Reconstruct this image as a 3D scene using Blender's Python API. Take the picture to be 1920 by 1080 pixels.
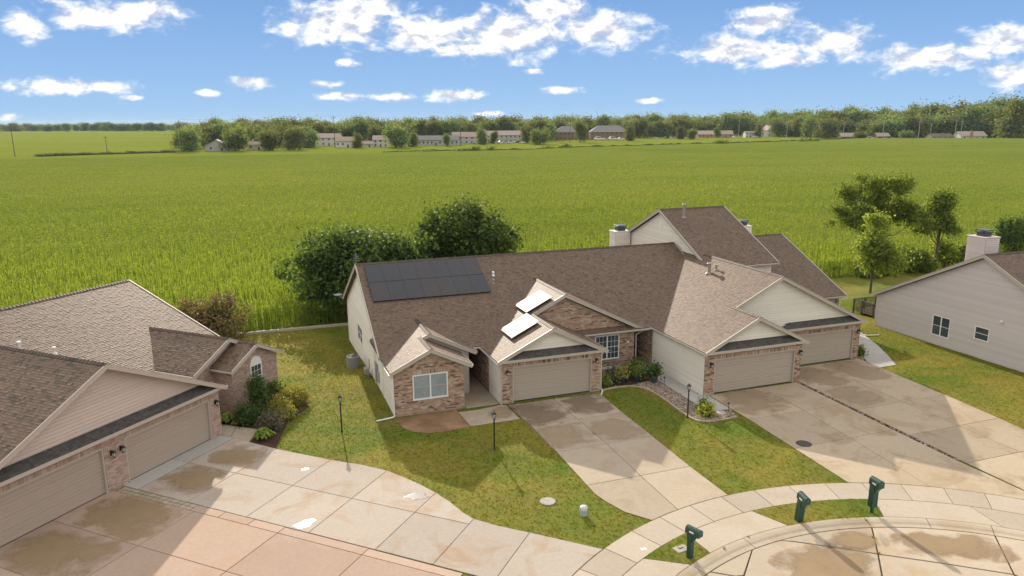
import bpy, math, random
import numpy as np
from mathutils import Vector, Matrix

for o in list(bpy.data.objects):
    bpy.data.objects.remove(o, do_unlink=True)
sc = bpy.context.scene
COL = sc.collection
R = math.radians
rng = random.Random(7)
nr = np.random.default_rng(11)

# ------------------------------------------------------------------ camera
CAMH = 15.496
cam = bpy.data.cameras.new('camera')
cam.sensor_width = 36.0
cam.lens = 36.0 * 1390.0 / 1920.0
cam.clip_start = 0.5
cam.clip_end = 20000.0
cam_ob = bpy.data.objects.new('camera', cam)
COL.objects.link(cam_ob)
cam_ob.matrix_world = (Matrix.Translation((0, 0, CAMH)) @ Matrix.Rotation(R(90 - 12.7294), 4, 'X')
                       @ Matrix.Rotation(R(-0.3), 4, 'Z'))
sc.camera = cam_ob

# ------------------------------------------------------------------ light
SUN_EL = R(22.5)
SUN_AZ = math.atan2(-0.285, 0.958)          # measured from +Y towards +X
sun_dir = Vector((math.sin(SUN_AZ) * math.cos(SUN_EL), math.cos(SUN_AZ) * math.cos(SUN_EL), math.sin(SUN_EL)))
sun = bpy.data.lights.new('sun', 'SUN')
sun.energy = 3.5
sun.angle = R(0.6)
sun.color = (1.0, 0.89, 0.74)
sun_ob = bpy.data.objects.new('sun', sun)
COL.objects.link(sun_ob)
sun_ob.rotation_euler = (-sun_dir).to_track_quat('-Z', 'Y').to_euler()

sc.view_settings.view_transform = 'Standard'
sc.view_settings.look = 'None'
sc.view_settings.gamma = 1.0
sc.view_settings.exposure = 0.78
sc.view_settings.use_curve_mapping = False
sc.render.engine = 'CYCLES'
sc.cycles.max_bounces = 6
sc.cycles.diffuse_bounces = 3
sc.cycles.glossy_bounces = 2
sc.cycles.transmission_bounces = 3
sc.cycles.volume_bounces = 0
sc.cycles.transparent_max_bounces = 4


# ------------------------------------------------------------------ node helpers
class N:
    def __init__(s, tree):
        s.t = tree

    def __call__(s, typ, ins=None, **props):
        n = s.t.nodes.new(typ)
        for k, v in props.items():
            setattr(n, k, v)
        for k, v in (ins or {}).items():
            if isinstance(v, bpy.types.NodeSocket):
                s.t.links.new(v, n.inputs[k])
            else:
                n.inputs[k].default_value = v
        return n

    def math(s, op, a, b=0.0, c=None, clamp=False):
        d = {0: a, 1: b}
        if c is not None:
            d[2] = c
        return s('ShaderNodeMath', d, operation=op, use_clamp=clamp).outputs[0]

    def noise(s, scale, detail=3.0, rough=0.55, vec=None, dist=0.0):
        d = {'Scale': scale, 'Detail': detail, 'Roughness': rough, 'Distortion': dist}
        if vec is not None:
            d['Vector'] = vec
        return s('ShaderNodeTexNoise', d).outputs[0]

    def ramp(s, fac, stops, interp='LINEAR'):
        n = s('ShaderNodeValToRGB', {0: fac})
        cr = n.color_ramp
        cr.interpolation = interp
        while len(cr.elements) < len(stops):
            cr.elements.new(0.5)
        for e, (p, c) in zip(cr.elements, stops):
            e.position = p
            e.color = (c, c, c, 1) if isinstance(c, (int, float)) else (c[0], c[1], c[2], 1)
        return n.outputs[0]

    def mix(s, fac, a, b, blend='MIX'):
        n = s('ShaderNodeMix', {}, data_type='RGBA', blend_type=blend)
        for i, v in ((0, fac), (6, a), (7, b)):
            if isinstance(v, bpy.types.NodeSocket):
                s.t.links.new(v, n.inputs[i])
            elif i == 0:
                n.inputs[0].default_value = v
            else:
                n.inputs[i].default_value = (v[0], v[1], v[2], 1)
        return n.outputs[2]

    def pos(s, sx=1, sy=1, sz=1, rot=0.0):
        g = s('ShaderNodeNewGeometry')
        m = s('ShaderNodeMapping', {'Vector': g.outputs['Position'], 'Scale': (sx, sy, sz), 'Rotation': (0, 0, rot)})
        return m.outputs[0]

    def bump(s, h, strength=0.3, dist=0.02):
        return s('ShaderNodeBump', {'Height': h, 'Strength': strength, 'Distance': dist}).outputs[0]


def new_mat(name):
    m = bpy.data.materials.new(name)
    m.use_nodes = True
    m.node_tree.nodes.clear()
    return m, N(m.node_tree)


def finish(m, n, col, rough=0.8, bump=None, spec=0.3, metal=0.0, extra=None):
    d = {'Roughness': rough, 'Specular IOR Level': spec, 'Metallic': metal}
    d['Base Color'] = col if isinstance(col, bpy.types.NodeSocket) else (col[0], col[1], col[2], 1)
    if bump is not None:
        d['Normal'] = bump
    d.update(extra or {})
    b = n('ShaderNodeBsdfPrincipled', d)
    o = n('ShaderNodeOutputMaterial')
    m.node_tree.links.new(b.outputs[0], o.inputs[0])
    return m


def paint(name, col, rough=0.6, var=0.10, scale=1.3, spec=0.3, metal=0.0, dirt=None):
    m, n = new_mat(name)
    f = n.noise(scale, 5, 0.6, n.pos())
    c = n.mix(f, [x * (1 - var) for x in col], [min(1, x * (1 + var)) for x in col])
    f2 = n.noise(scale * 9, 3, 0.6, n.pos(1, 1, 0.35))
    c = n.mix(n.math('MULTIPLY', f2, 0.35), c, dirt or [x * 0.82 for x in col], 'MIX')
    return finish(m, n, c, rough, n.bump(f2, 0.08, 0.01), spec, metal)


def attr_mat(name, rough=0.85, var=0.25, scale=30, bstr=0.4, spec=0.25, tint=(1, 1, 1), blotch=0.0):
    m, n = new_mat(name)
    a = n('ShaderNodeAttribute', {}, attribute_name='col').outputs[0]
    f = n.noise(scale, 4, 0.65, n.pos())
    c = n.mix(n.math('MULTIPLY', f, var * 2), a, n.mix(1.0, a, (0.45, 0.45, 0.45), 'MULTIPLY'))
    if blotch:
        g = n.noise(0.35, 5, 0.6, n.pos())
        c = n.mix(n.ramp(g, [(0.35, 0.0), (0.7, blotch)]), c, n.mix(1.0, c, (0.62, 0.60, 0.58), 'MULTIPLY'))
    c = n.mix(1.0, c, tint, 'MULTIPLY')
    return finish(m, n, c, rough, n.bump(f, bstr, 0.01), spec)


def leaf_mat(name, dark, light, trans=0.35, warm=None, vary=0.3, spec=0.25):
    m, n = new_mat(name)
    a = n('ShaderNodeAttribute', {}, attribute_name='col')
    sep = n('ShaderNodeSeparateColor', {0: a.outputs[0]})
    oi = n('ShaderNodeObjectInfo')
    c = n.mix(sep.outputs[0], dark, light)
    if warm is not None:
        w = n.ramp(sep.outputs[1], [(0.6, 0.0), (0.95, 1.0)])
        c = n.mix(w, c, warm)
    hs = n('ShaderNodeHueSaturation', {'Hue': n.math('MULTIPLY_ADD', oi.outputs['Random'], 0.05 * vary, 0.513 - 0.025 * vary),
                                       'Saturation': n.math('MULTIPLY_ADD', oi.outputs['Random'], -0.15 * vary, 1.0 + 0.08 * vary),
                                       'Value': n.math('MULTIPLY_ADD', oi.outputs['Random'], 0.5 * vary, 1.0 - 0.22 * vary), 'Color': c})
    c = hs.outputs[0]
    d = n('ShaderNodeBsdfPrincipled', {'Base Color': c, 'Roughness': 0.65, 'Specular IOR Level': spec})
    t = n('ShaderNodeBsdfTranslucent', {'Color': n.mix(1.0, c, (1.35, 1.25, 0.6), 'MULTIPLY')})
    x = n('ShaderNodeMixShader', {0: trans, 1: d.outputs[0], 2: t.outputs[0]})
    o = n('ShaderNodeOutputMaterial', {0: x.outputs[0]})
    return m


# ------------------------------------------------------------------ world: sky and cumulus
world = bpy.data.worlds.new('World')
sc.world = world
world.use_nodes = True
world.node_tree.nodes.clear()
w = N(world.node_tree)
sky = w('ShaderNodeTexSky', {}, sky_type='NISHITA')
sky.sun_disc = False
sky.sun_elevation = SUN_EL
sky.sun_rotation = SUN_AZ
sky.altitude = 200
sky.air_density = 1.0
sky.dust_density = 0.15
sky.ozone_density = 3.0


def px_dir(u, v):
    """azimuth from +Y and elevation (degrees) seen at a photograph position"""
    p = R(12.7294)
    a, b = (u - 960) / 1390.0, (v - 540) / 1390.0
    d = Vector((a, math.cos(p) - b * math.sin(p), -math.sin(p) - b * math.cos(p))).normalized()
    return math.degrees(math.atan2(d.x, d.y)), math.degrees(math.asin(d.z))


tc = w('ShaderNodeTexCoord').outputs['Generated']
sp = w('ShaderNodeSeparateXYZ', {0: tc})
AZ = w.math('MULTIPLY', w.math('ARCTAN2', sp.outputs[0], sp.outputs[1]), 180 / math.pi)
EL = w.math('MULTIPLY', w.math('ARCSINE', sp.outputs[2]), 180 / math.pi)
cv = w('ShaderNodeCombineXYZ', {0: AZ, 1: EL, 2: 0.0}).outputs[0]
nv = w('ShaderNodeCombineXYZ', {0: AZ, 1: w.math('MULTIPLY', EL, 1.7), 2: 3.7}).outputs[0]
fb = w.noise(0.62, 8, 0.60, nv, 0.3)
up = w('ShaderNodeVectorMath', {0: nv, 1: (-0.25, 1.3, 0)}, operation='ADD').outputs[0]
fbu = w.noise(0.62, 3, 0.6, up, 0.3)
clouds = [(630, 45, 120, 46), (800, 62, 110, 40), (960, 62, 150, 52), (1130, 55, 105, 42), (880, 92, 110, 20), (690, 12, 100, 26), (1030, 20, 90, 30),
          (1440, 42, 75, 30), (1390, 98, 135, 30), (1560, 84, 75, 36), (1480, 114, 80, 16), (1740, 114, 125, 26),
          (1880, 78, 60, 28), (1895, 144, 50, 24), (40, 42, 40, 28), (205, 26, 110, 30), (280, 15, 60, 20), (150, 159, 100, 17), (482, 153, 55, 12),
          (612, 156, 34, 10), (392, 172, 24, 8), (640, 178, 52, 10), (745, 182, 50, 9), (850, 179, 64, 14), (1050, 170, 42, 10),
          (652, 117, 26, 8), (1002, 135, 24, 6), (1215, 190, 34, 6), (18, 217, 18, 10), (920, 213, 40, 6), (250, 180, 30, 6)]
Dm = None
for (u, v, hw, hh) in clouds:
    a, e = px_dir(u, v)
    sx, sy = 1 / (hw / 1390 * 57.3 * 1.1), 1 / (hh / 1390 * 57.3 * 1.1)
    d = w('ShaderNodeVectorMath', {0: cv, 1: (sx, sy, 0), 2: (-a * sx, -e * sy, 0)}, operation='MULTIPLY_ADD').outputs[0]
    d = w('ShaderNodeVectorMath', {0: d}, operation='LENGTH').outputs['Value']
    Dm = d if Dm is None else w.math('MINIMUM', Dm, d)
puff = w.math('MULTIPLY', w.math('SUBTRACT', fb, 0.5), 2.9)
dens = w.math('ADD', w.math('SUBTRACT', 1.0, Dm), w.math('MULTIPLY', puff, 0.64))
cover = w('ShaderNodeMapRange', {0: dens, 1: 0.06, 2: 0.86, 3: 0.0, 4: 1.0}, interpolation_type='SMOOTHSTEP').outputs[0]
# near-full cloud cover added overhead and behind the camera to lift and neutralise shade
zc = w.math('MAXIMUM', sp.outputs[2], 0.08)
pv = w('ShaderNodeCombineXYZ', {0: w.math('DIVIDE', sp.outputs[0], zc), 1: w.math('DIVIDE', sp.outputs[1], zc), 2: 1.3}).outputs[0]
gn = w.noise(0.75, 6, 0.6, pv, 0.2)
fill_cov = w('ShaderNodeMapRange', {0: gn, 1: 0.22, 2: 0.40, 3: 0.0, 4: 1.0}, interpolation_type='SMOOTHSTEP').outputs[0]
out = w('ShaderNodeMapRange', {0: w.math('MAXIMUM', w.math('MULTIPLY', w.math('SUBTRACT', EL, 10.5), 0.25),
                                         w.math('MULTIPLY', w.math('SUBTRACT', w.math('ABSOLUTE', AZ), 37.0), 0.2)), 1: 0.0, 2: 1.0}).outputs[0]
cover = w.math('MAXIMUM', cover, w.math('MULTIPLY', fill_cov, out))
lit = w('ShaderNodeMapRange', {0: w.math('SUBTRACT', fb, fbu), 1: -0.16, 2: 0.10, 3: 0.0, 4: 1.0}).outputs[0]
K = 1.0
ccol = w.mix(lit, (2.85 * K, 2.95 * K, 3.4 * K), (6.2 * K, 5.9 * K, 5.5 * K))
grad = w.ramp(w.math('DIVIDE', EL, 90.0), [(0.0, (1.85 / 5, 3.25 / 5, 5.0 / 5)), (0.035, (1.3 / 5, 2.7 / 5, 4.8 / 5)), (0.075, (0.85 / 5, 2.15 / 5, 4.4 / 5)),
                                          (0.12, (0.42 / 5, 1.55 / 5, 3.9 / 5)), (0.4, (0.3 / 5, 1.15 / 5, 3.2 / 5)), (1.0, (0.25 / 5, 0.9 / 5, 2.6 / 5))])
grad = w.mix(1.0, grad, (3.75, 3.75, 3.75), 'MULTIPLY')
soft = w('ShaderNodeVectorMath', {0: sky.outputs[0], 1: (3.6, 4.0, 4.6)}, operation='MINIMUM').outputs[0]
blue = w.mix(0.14, grad, soft)
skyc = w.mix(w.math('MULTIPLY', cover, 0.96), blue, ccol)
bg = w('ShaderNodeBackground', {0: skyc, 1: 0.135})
w('ShaderNodeOutputWorld', {0: bg.outputs[0]})
world.cycles.sampling_method = 'MANUAL'
world.cycles.sample_map_resolution = 512

# ------------------------------------------------------------------ frames (local axes of the building plots)
def frame(x, y, ang):
    return Matrix.Translation((x, y, 0)) @ Matrix.Rotation(ang, 4, 'Z')


FM = frame(-0.02299, 39.34141, 0.344456)       # the long house in the middle, right house, its drives
FL = frame(-16.88099, 29.98424, 1.169688)      # the left house and its drive
FMi, FLi = FM.inverted(), FL.inverted()
CC = (14.55, 14.55)                            # centre of the turning circle


def mw(x, y, z=0.0, F=FM):
    return F @ Vector((x, y, z))


def sstep(a, b, x):
    t = np.clip((x - a) / (b - a), 0, 1)
    return t * t * (3 - 2 * t)


def ground_z(x, y):
    """lawn height at a world position: level in front, falling to the field behind the houses"""
    e2 = -(x + 0.02299) * 0.33769 + (y - 39.34141) * 0.94126
    return -0.72 * sstep(5.0, 19.0, e2)


def pol(r, a):
    return (CC[0] + r * math.cos(R(a)), CC[1] + r * math.sin(R(a)))


def arc(r, a0, a1, n=6):
    return [pol(r, a0 + (a1 - a0) * i / n) for i in range(n + 1)]


# ------------------------------------------------------------------ object helpers
def link(name, me, mat=None, parent=None, mw_=None):
    o = bpy.data.objects.new(name, me)
    COL.objects.link(o)
    if parent is not None:
        o.parent = parent
    if mw_ is not None:
        o.matrix_basis = mw_
    if mat is not None and me is not None and not me.materials:
        me.materials.append(mat)
    return o


def tag(o, label=None, cat=None, group=None, kind=None):
    for k, v in (('label', label), ('category', cat), ('group', group), ('kind', kind)):
        if v:
            o[k] = v
    return o


def thing(name, label, cat, M_=None, group=None):
    o = link(name, None, mw_=M_)
    o.empty_display_size = 0.3
    return tag(o, label, cat, group)


class MB:
    def __init__(s):
        s.v, s.f, s.c = [], [], []

    def add(s, vs, fs, col=None):
        k = len(s.v)
        s.v += [tuple(p) for p in vs]
        for f in fs:
            s.f.append(tuple(i + k for i in f))
            s.c.append(col or (1, 1, 1))
        return s

    def quad(s, a, b, c, d, col=None):
        return s.add((a, b, c, d), ((0, 1, 2, 3),), col)

    def box(s, x0, y0, z0, x1, y1, z1, col=None, bev=0.0):
        if bev <= 0:
            v = [(x, y, z) for z in (z0, z1) for y in (y0, y1) for x in (x0, x1)]
            return s.add(v, ((0, 2, 3, 1), (4, 5, 7, 6), (0, 1, 5, 4), (2, 6, 7, 3), (0, 4, 6, 2), (1, 3, 7, 5)), col)
        b = bev
        ring = lambda d, z: [(x0 + d, y0 + d, z), (x1 - d, y0 + d, z), (x1 - d, y1 - d, z), (x0 + d, y1 - d, z)]
        v = ring(b, z0) + ring(0, z0 + b) + ring(0, z1 - b) + ring(b, z1)
        f = [(3, 2, 1, 0), (12, 13, 14, 15)]
        for k in range(3):
            for i in range(4):
                j = (i + 1) % 4
                f.append((k * 4 + i, k * 4 + j, k * 4 + 4 + j, k * 4 + 4 + i))
        return s.add(v, f, col)

    def prism(s, poly, z0, z1, col=None, bev=0.0):
        """poly: counter-clockwise (x, y) list"""
        n = len(poly)
        if bev > 0:
            inner = inset(poly, bev)
            v = [(x, y, z0) for x, y in poly] + [(x, y, z1 - bev * 0.6) for x, y in poly] + [(x, y, z1) for x, y in inner]
            f = [tuple(range(2 * n, 3 * n))]
            for k in range(2):
                f += [(k * n + i, k * n + (i + 1) % n, k * n + n + (i + 1) % n, k * n + n + i) for i in range(n)]
        else:
            v = [(x, y, z0) for x, y in poly] + [(x, y, z1) for x, y in poly]
            f = [tuple(range(n, 2 * n)), tuple(range(n - 1, -1, -1))]
            f += [(i, (i + 1) % n, n + (i + 1) % n, n + i) for i in range(n)]
        return s.add(v, f, col)

    def extr(s, poly, axis, a0, a1, col=None):
        """poly in the two other axes, extruded along axis ('x' or 'y')"""
        n = len(poly)
        P = (lambda p, a: (a, p[0], p[1])) if axis == 'x' else (lambda p, a: (p[0], a, p[1]))
        v = [P(p, a0) for p in poly] + [P(p, a1) for p in poly]
        f = [tuple(range(n)), tuple(range(2 * n - 1, n - 1, -1))]
        f += [(i, n + i, n + (i + 1) % n, (i + 1) % n) for i in range(n)]
        return s.add(v, f, col)

    def tube(s, pts, rad, seg=6, col=None, cap=True):
        pts = [Vector(p) for p in pts]
        rad = rad if isinstance(rad, (list, tuple)) else [rad] * len(pts)
        vs, fs = [], []
        for i, p in enumerate(pts):
            d = (pts[min(i + 1, len(pts) - 1)] - pts[max(i - 1, 0)]).normalized()
            a = d.cross(Vector((0, 0, 1)))
            if a.length < 1e-3:
                a = Vector((1, 0, 0))
            a.normalize()
            b = d.cross(a)
            for k in range(seg):
                t = 2 * math.pi * k / seg
                vs.append(p + (a * math.cos(t) + b * math.sin(t)) * rad[i])
        for i in range(len(pts) - 1):
            for k in range(seg):
                k2 = (k + 1) % seg
                fs.append((i * seg + k, i * seg + k2, (i + 1) * seg + k2, (i + 1) * seg + k))
        if cap:
            fs.append(tuple(range(seg - 1, -1, -1)))
            fs.append(tuple(range((len(pts) - 1) * seg, len(pts) * seg)))
        return s.add(vs, fs, col)

    def lathe(s, prof, seg=12, cx=0, cy=0, col=None):
        vs = [(cx + r * math.cos(2 * math.pi * k / seg), cy + r * math.sin(2 * math.pi * k / seg), z) for r, z in prof for k in range(seg)]
        fs = []
        for i in range(len(prof) - 1):
            for k in range(seg):
                k2 = (k + 1) % seg
                fs.append((i * seg + k, i * seg + k2, (i + 1) * seg + k2, (i + 1) * seg + k))
        fs.append(tuple(range((len(prof) - 1) * seg, len(prof) * seg)))
        return s.add(vs, fs, col)

    def mesh(s, name, smooth=False):
        me = bpy.data.meshes.new(name)
        me.from_pydata(s.v, [], s.f)
        if any(c != (1, 1, 1) for c in s.c):
            at = me.attributes.new('col', 'FLOAT_COLOR', 'FACE')
            at.data.foreach_set('color', np.array([(c[0], c[1], c[2], 1) for c in s.c], 'f').ravel())
        if smooth:
            me.polygons.foreach_set('use_smooth', [True] * len(me.polygons))
        me.update()
        return me

    def build(s, name, mat, parent=None, M_=None, smooth=False, **kw):
        me = s.mesh(name, smooth)
        if mat.name.endswith('siding_mat') and 'col' not in me.attributes:
            me.attributes.new('col', 'FLOAT_COLOR', 'FACE').data.foreach_set('color', np.ones(len(me.polygons) * 4, 'f'))
        o = link(name, me, mat, parent, M_)
        return tag(o, **kw)


def inset(poly, d):
    """move every edge of a counter-clockwise polygon inwards by d"""
    n = len(poly)
    out = []
    for i in range(n):
        p0, p1, p2 = Vector(poly[i - 1]).to_2d(), Vector(poly[i]).to_2d(), Vector(poly[(i + 1) % n]).to_2d()
        e0, e1 = (p1 - p0).normalized(), (p2 - p1).normalized()
        n0, n1 = Vector((-e0.y, e0.x)), Vector((-e1.y, e1.x))
        b = n0 + n1
        den = max(0.35, 1 + n0.dot(n1))
        out.append(tuple(p1 + b * (d / den)))
    return out


def ccw(poly):
    a = sum(poly[i - 1][0] * poly[i][1] - poly[i][0] * poly[i - 1][1] for i in range(len(poly)))
    return list(poly) if a > 0 else list(poly)[::-1]


def quads_np(name, V, col, mat, parent=None, M_=None, per=4):
    """V: (n, per, 3) array of separate faces; col: (n, 3)"""
    n = len(V)
    me = bpy.data.meshes.new(name)
    me.vertices.add(n * per)
    me.vertices.foreach_set('co', np.ascontiguousarray(V, 'f').ravel())
    me.loops.add(n * per)
    me.loops.foreach_set('vertex_index', np.arange(n * per, dtype='i'))
    me.polygons.add(n)
    me.polygons.foreach_set('loop_start', np.arange(0, n * per, per, dtype='i'))
    me.polygons.foreach_set('loop_total', np.full(n, per, 'i'))
    at = me.attributes.new('col', 'FLOAT_COLOR', 'FACE')
    at.data.foreach_set('color', np.c_[col, np.ones(n)].astype('f').ravel())
    me.update(calc_edges=True)
    if name is None:
        return me
    return link(name, me, mat, parent, M_)


def copy_tree(root, M_=None):
    r = root.copy()
    COL.objects.link(r)
    if M_ is not None:
        r.matrix_basis = M_
    for ch in root.children:
        c = ch.copy()
        COL.objects.link(c)
        c.parent = r
        for g in ch.children:
            d = g.copy()
            COL.objects.link(d)
            d.parent = c
    return r


def in_poly(px, py, poly):
    r = np.zeros(px.shape, bool)
    n = len(poly)
    for i in range(n):
        x0, y0 = poly[i - 1][:2]
        x1, y1 = poly[i][:2]
        if y0 == y1:
            continue
        c = ((y0 > py) != (y1 > py)) & (px < (x1 - x0) * (py - y0) / (y1 - y0) + x0)
        r ^= c
    return r


PAVED = []      # world polygons that carry no grass

# ------------------------------------------------------------------ materials
def board_paint(name, col):
    m, n = new_mat(name)
    a = n('ShaderNodeAttribute', {}, attribute_name='col')
    f = n.noise(1.3, 5, 0.6, n.pos())
    g = n.noise(9, 3, 0.6, n.pos(1, 1, 0.3))
    c = n.mix(f, [x * 0.95 for x in col], [min(1, x * 1.05) for x in col])
    c = n.mix(n.math('MULTIPLY', g, 0.25), c, [x * 0.85 for x in col])
    c = n.mix(1.0, c, a.outputs[0], 'MULTIPLY')        # boards carry their own tone and the painted lip shade
    return finish(m, n, c, 0.55, None, 0.3)


SHING = attr_mat('shingle_mat', 0.66, 0.18, 40, 0.22, 0.46, blotch=0.12)
BRICK = attr_mat('brick_mat', 0.88, 0.22, 40, 0.5, 0.2)
MORTAR = paint('mortar_mat', (0.36, 0.31, 0.26), 0.9)
SIDING = board_paint('cream_siding_mat', (0.77, 0.73, 0.63))
SIDING_L = board_paint('rose_siding_mat', (0.58, 0.465, 0.41))
SIDING_R = board_paint('grey_siding_mat', (0.60, 0.54, 0.505))
TRIM = paint('trim_mat', (0.47, 0.42, 0.35), 0.5, 0.05)
TRIM_L = paint('pink_trim_mat', (0.50, 0.42, 0.365), 0.5, 0.05)
GUTTER = paint('gutter_mat', (0.55, 0.51, 0.44), 0.4, 0.05, spec=0.5)
WHITE = paint('white_mat', (0.78, 0.77, 0.74), 0.45, 0.04)
DOORM = paint('garage_door_mat', (0.43, 0.37, 0.30), 0.5, 0.04)
DOORL = paint('left_garage_door_mat', (0.42, 0.345, 0.28), 0.5, 0.04)
BLACK = paint('black_metal_mat', (0.018, 0.018, 0.018), 0.45, 0.1, spec=0.5)
GREYM = paint('grey_metal_mat', (0.34, 0.34, 0.33), 0.45, 0.08, spec=0.5, metal=0.2)
LEAD = paint('lead_pipe_mat', (0.30, 0.27, 0.24), 0.5, 0.1)
DECKM = paint('roof_edge_mat', (0.10, 0.085, 0.075), 0.9)
WOODM = paint('deck_wood_mat', (0.09, 0.07, 0.055), 0.8)
MULCH = None


def glass_mat(name, col, rough=0.08):
    m, n = new_mat(name)
    f = n.noise(1.2, 3, 0.6, n.pos())
    return finish(m, n, n.mix(f, [c * 0.7 for c in col], [c * 1.3 for c in col]), rough, None, 0.7)


GLASS = glass_mat('window_glass_mat', (0.05, 0.065, 0.075))
BLIND = glass_mat('blind_glass_mat', (0.29, 0.33, 0.35), 0.12)


def concrete(name, base, stain, damp, k_stain=0.6, k_damp=0.6, tint2=None, wet_scale=0.28):
    m, n = new_mat(name)
    p = n.pos()
    big = n.noise(0.22, 5, 0.6, p, 0.5)
    c = n.mix(big, [x * 0.86 for x in base], [min(1, x * 1.12) for x in base])
    s1 = n.noise(0.55, 7, 0.66, n.pos(1, 1, 1), 0.8)
    c = n.mix(n.ramp(s1, [(0.50, 0.0), (0.66, k_stain)]), c, stain)
    s2 = n.noise(wet_scale, 4, 0.55, n.pos(1, 1, 1, 0.7), 0.3)
    c = n.mix(n.ramp(s2, [(0.55, 0.0), (0.585, k_damp)]), c, damp)
    s3 = n.noise(7, 6, 0.7, p)
    c = n.mix(n.ramp(s3, [(0.35, 0.30), (0.62, 0.0)]), c, [x * 0.62 for x in base])
    s4 = n.noise(55, 2, 0.6, p)
    c = n.mix(n.math('MULTIPLY', s4, 0.30), c, [x * 0.7 for x in base])
    oi = n('ShaderNodeObjectInfo').outputs['Random']
    c = n.mix(1.0, c, n.ramp(oi, [(0.0, 0.86), (1.0, 1.06)]), 'MULTIPLY')
    rough = n.ramp(s2, [(0.55, 0.9), (0.585, 0.8)])
    return finish(m, n, c, rough, n.bump(s4, 0.25, 0.004), 0.2)


CONC_PINK = concrete('pink_concrete_mat', (0.48, 0.352, 0.268), (0.45, 0.29, 0.18), (0.36, 0.24, 0.14), 0.4, 0.0)
CONC_GREY = concrete('pale_concrete_mat', (0.484, 0.422, 0.352), (0.42, 0.28, 0.17), (0.40, 0.30, 0.20), 0.9, 0.25)
CONC_TAN = concrete('tan_concrete_mat', (0.466, 0.387, 0.286), (0.36, 0.27, 0.175), (0.36, 0.28, 0.19), 0.7, 0.4)
CONC_OLD = concrete('weathered_concrete_mat', (0.466, 0.378, 0.268), (0.30, 0.22, 0.13), (0.37, 0.28, 0.175), 0.95, 0.5)
CONC_WALK = concrete('sidewalk_concrete_mat', (0.493, 0.422, 0.33), (0.43, 0.345, 0.235), (0.42, 0.33, 0.22), 0.5, 0.2)
CONC_STREET = concrete('street_concrete_mat', (0.502, 0.422, 0.317), (0.42, 0.30, 0.18), (0.41, 0.295, 0.175), 0.65, 0.6, wet_scale=0.2)
CONC_NEW = concrete('new_concrete_mat', (0.493, 0.466, 0.422), (0.48, 0.43, 0.36), (0.45, 0.4, 0.33), 0.25, 0.1)
JOINT = paint('joint_soil_mat', (0.055, 0.042, 0.028), 0.95)


def grass_color(n):
    p = n.pos()
    a = n.noise(0.13, 5, 0.6, p, 0.6)
    b = n.noise(0.55, 7, 0.68, p, 0.5)
    c = n.mix(n.ramp(a, [(0.40, 0.0), (0.58, 1.0)]), (0.13, 0.19, 0.016), (0.285, 0.25, 0.042))
    c = n.mix(n.ramp(b, [(0.46, 0.0), (0.68, 0.55)]), c, (0.285, 0.195, 0.062))
    d = n.noise(5.0, 4, 0.7, p)
    return n.mix(n.ramp(d, [(0.4, 0.40), (0.6, 0.0)]), c, (0.085, 0.12, 0.015)), d


def lawn_mats():
    m, n = new_mat('lawn_mat')
    c, d = grass_color(n)
    f = n.noise(38, 3, 0.7, n.pos())
    c = n.mix(n.math('MULTIPLY', f, 0.5), c, n.mix(1.0, c, (0.5, 0.52, 0.45), 'MULTIPLY'))
    finish(m, n, c, 0.9, n.bump(f, 0.8, 0.05), 0.15)
    m2, n = new_mat('grass_blade_mat')
    c, d = grass_color(n)
    a = n('ShaderNodeAttribute', {}, attribute_name='col').outputs[0]
    c = n.mix(1.0, c, a, 'MULTIPLY')
    d = n('ShaderNodeBsdfPrincipled', {'Base Color': c, 'Roughness': 0.8, 'Specular IOR Level': 0.05})
    t = n('ShaderNodeBsdfTranslucent', {'Color': n.mix(1.0, c, (1.3, 1.3, 0.7), 'MULTIPLY')})
    x = n('ShaderNodeMixShader', {0: 0.5, 1: d.outputs[0], 2: t.outputs[0]})
    n('ShaderNodeOutputMaterial', {0: x.outputs[0]})
    return m, m2


LAWN, BLADE = lawn_mats()


def soil(name, a, b):
    m, n = new_mat(name)
    f = n.noise(9, 6, 0.7, n.pos())
    g = n.noise(0.8, 4, 0.6, n.pos())
    c = n.mix(f, a, b)
    c = n.mix(n.ramp(g, [(0.4, 0.0), (0.7, 0.6)]), c, [x * 1.7 for x in b])
    return finish(m, n, c, 0.95, n.bump(f, 0.9, 0.03), 0.1)


MULCH = soil('mulch_mat', (0.035, 0.022, 0.014), (0.085, 0.052, 0.032))
DIRT = soil('bare_dirt_mat', (0.17, 0.10, 0.055), (0.26, 0.165, 0.095))
PEBBLE = attr_mat('pebble_mat', 0.8, 0.2, 30, 0.3)

# ================================================================== the ground
GROUND_M = soil('field_soil_mat', (0.075, 0.085, 0.025), (0.12, 0.12, 0.04))
MB().add([(-9000, -2000, -1.05), (9000, -2000, -1.05), (9000, 12000, -1.05), (-9000, 12000, -1.05)], [(0, 1, 2, 3)]).build('ground', GROUND_M, kind='structure')

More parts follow.
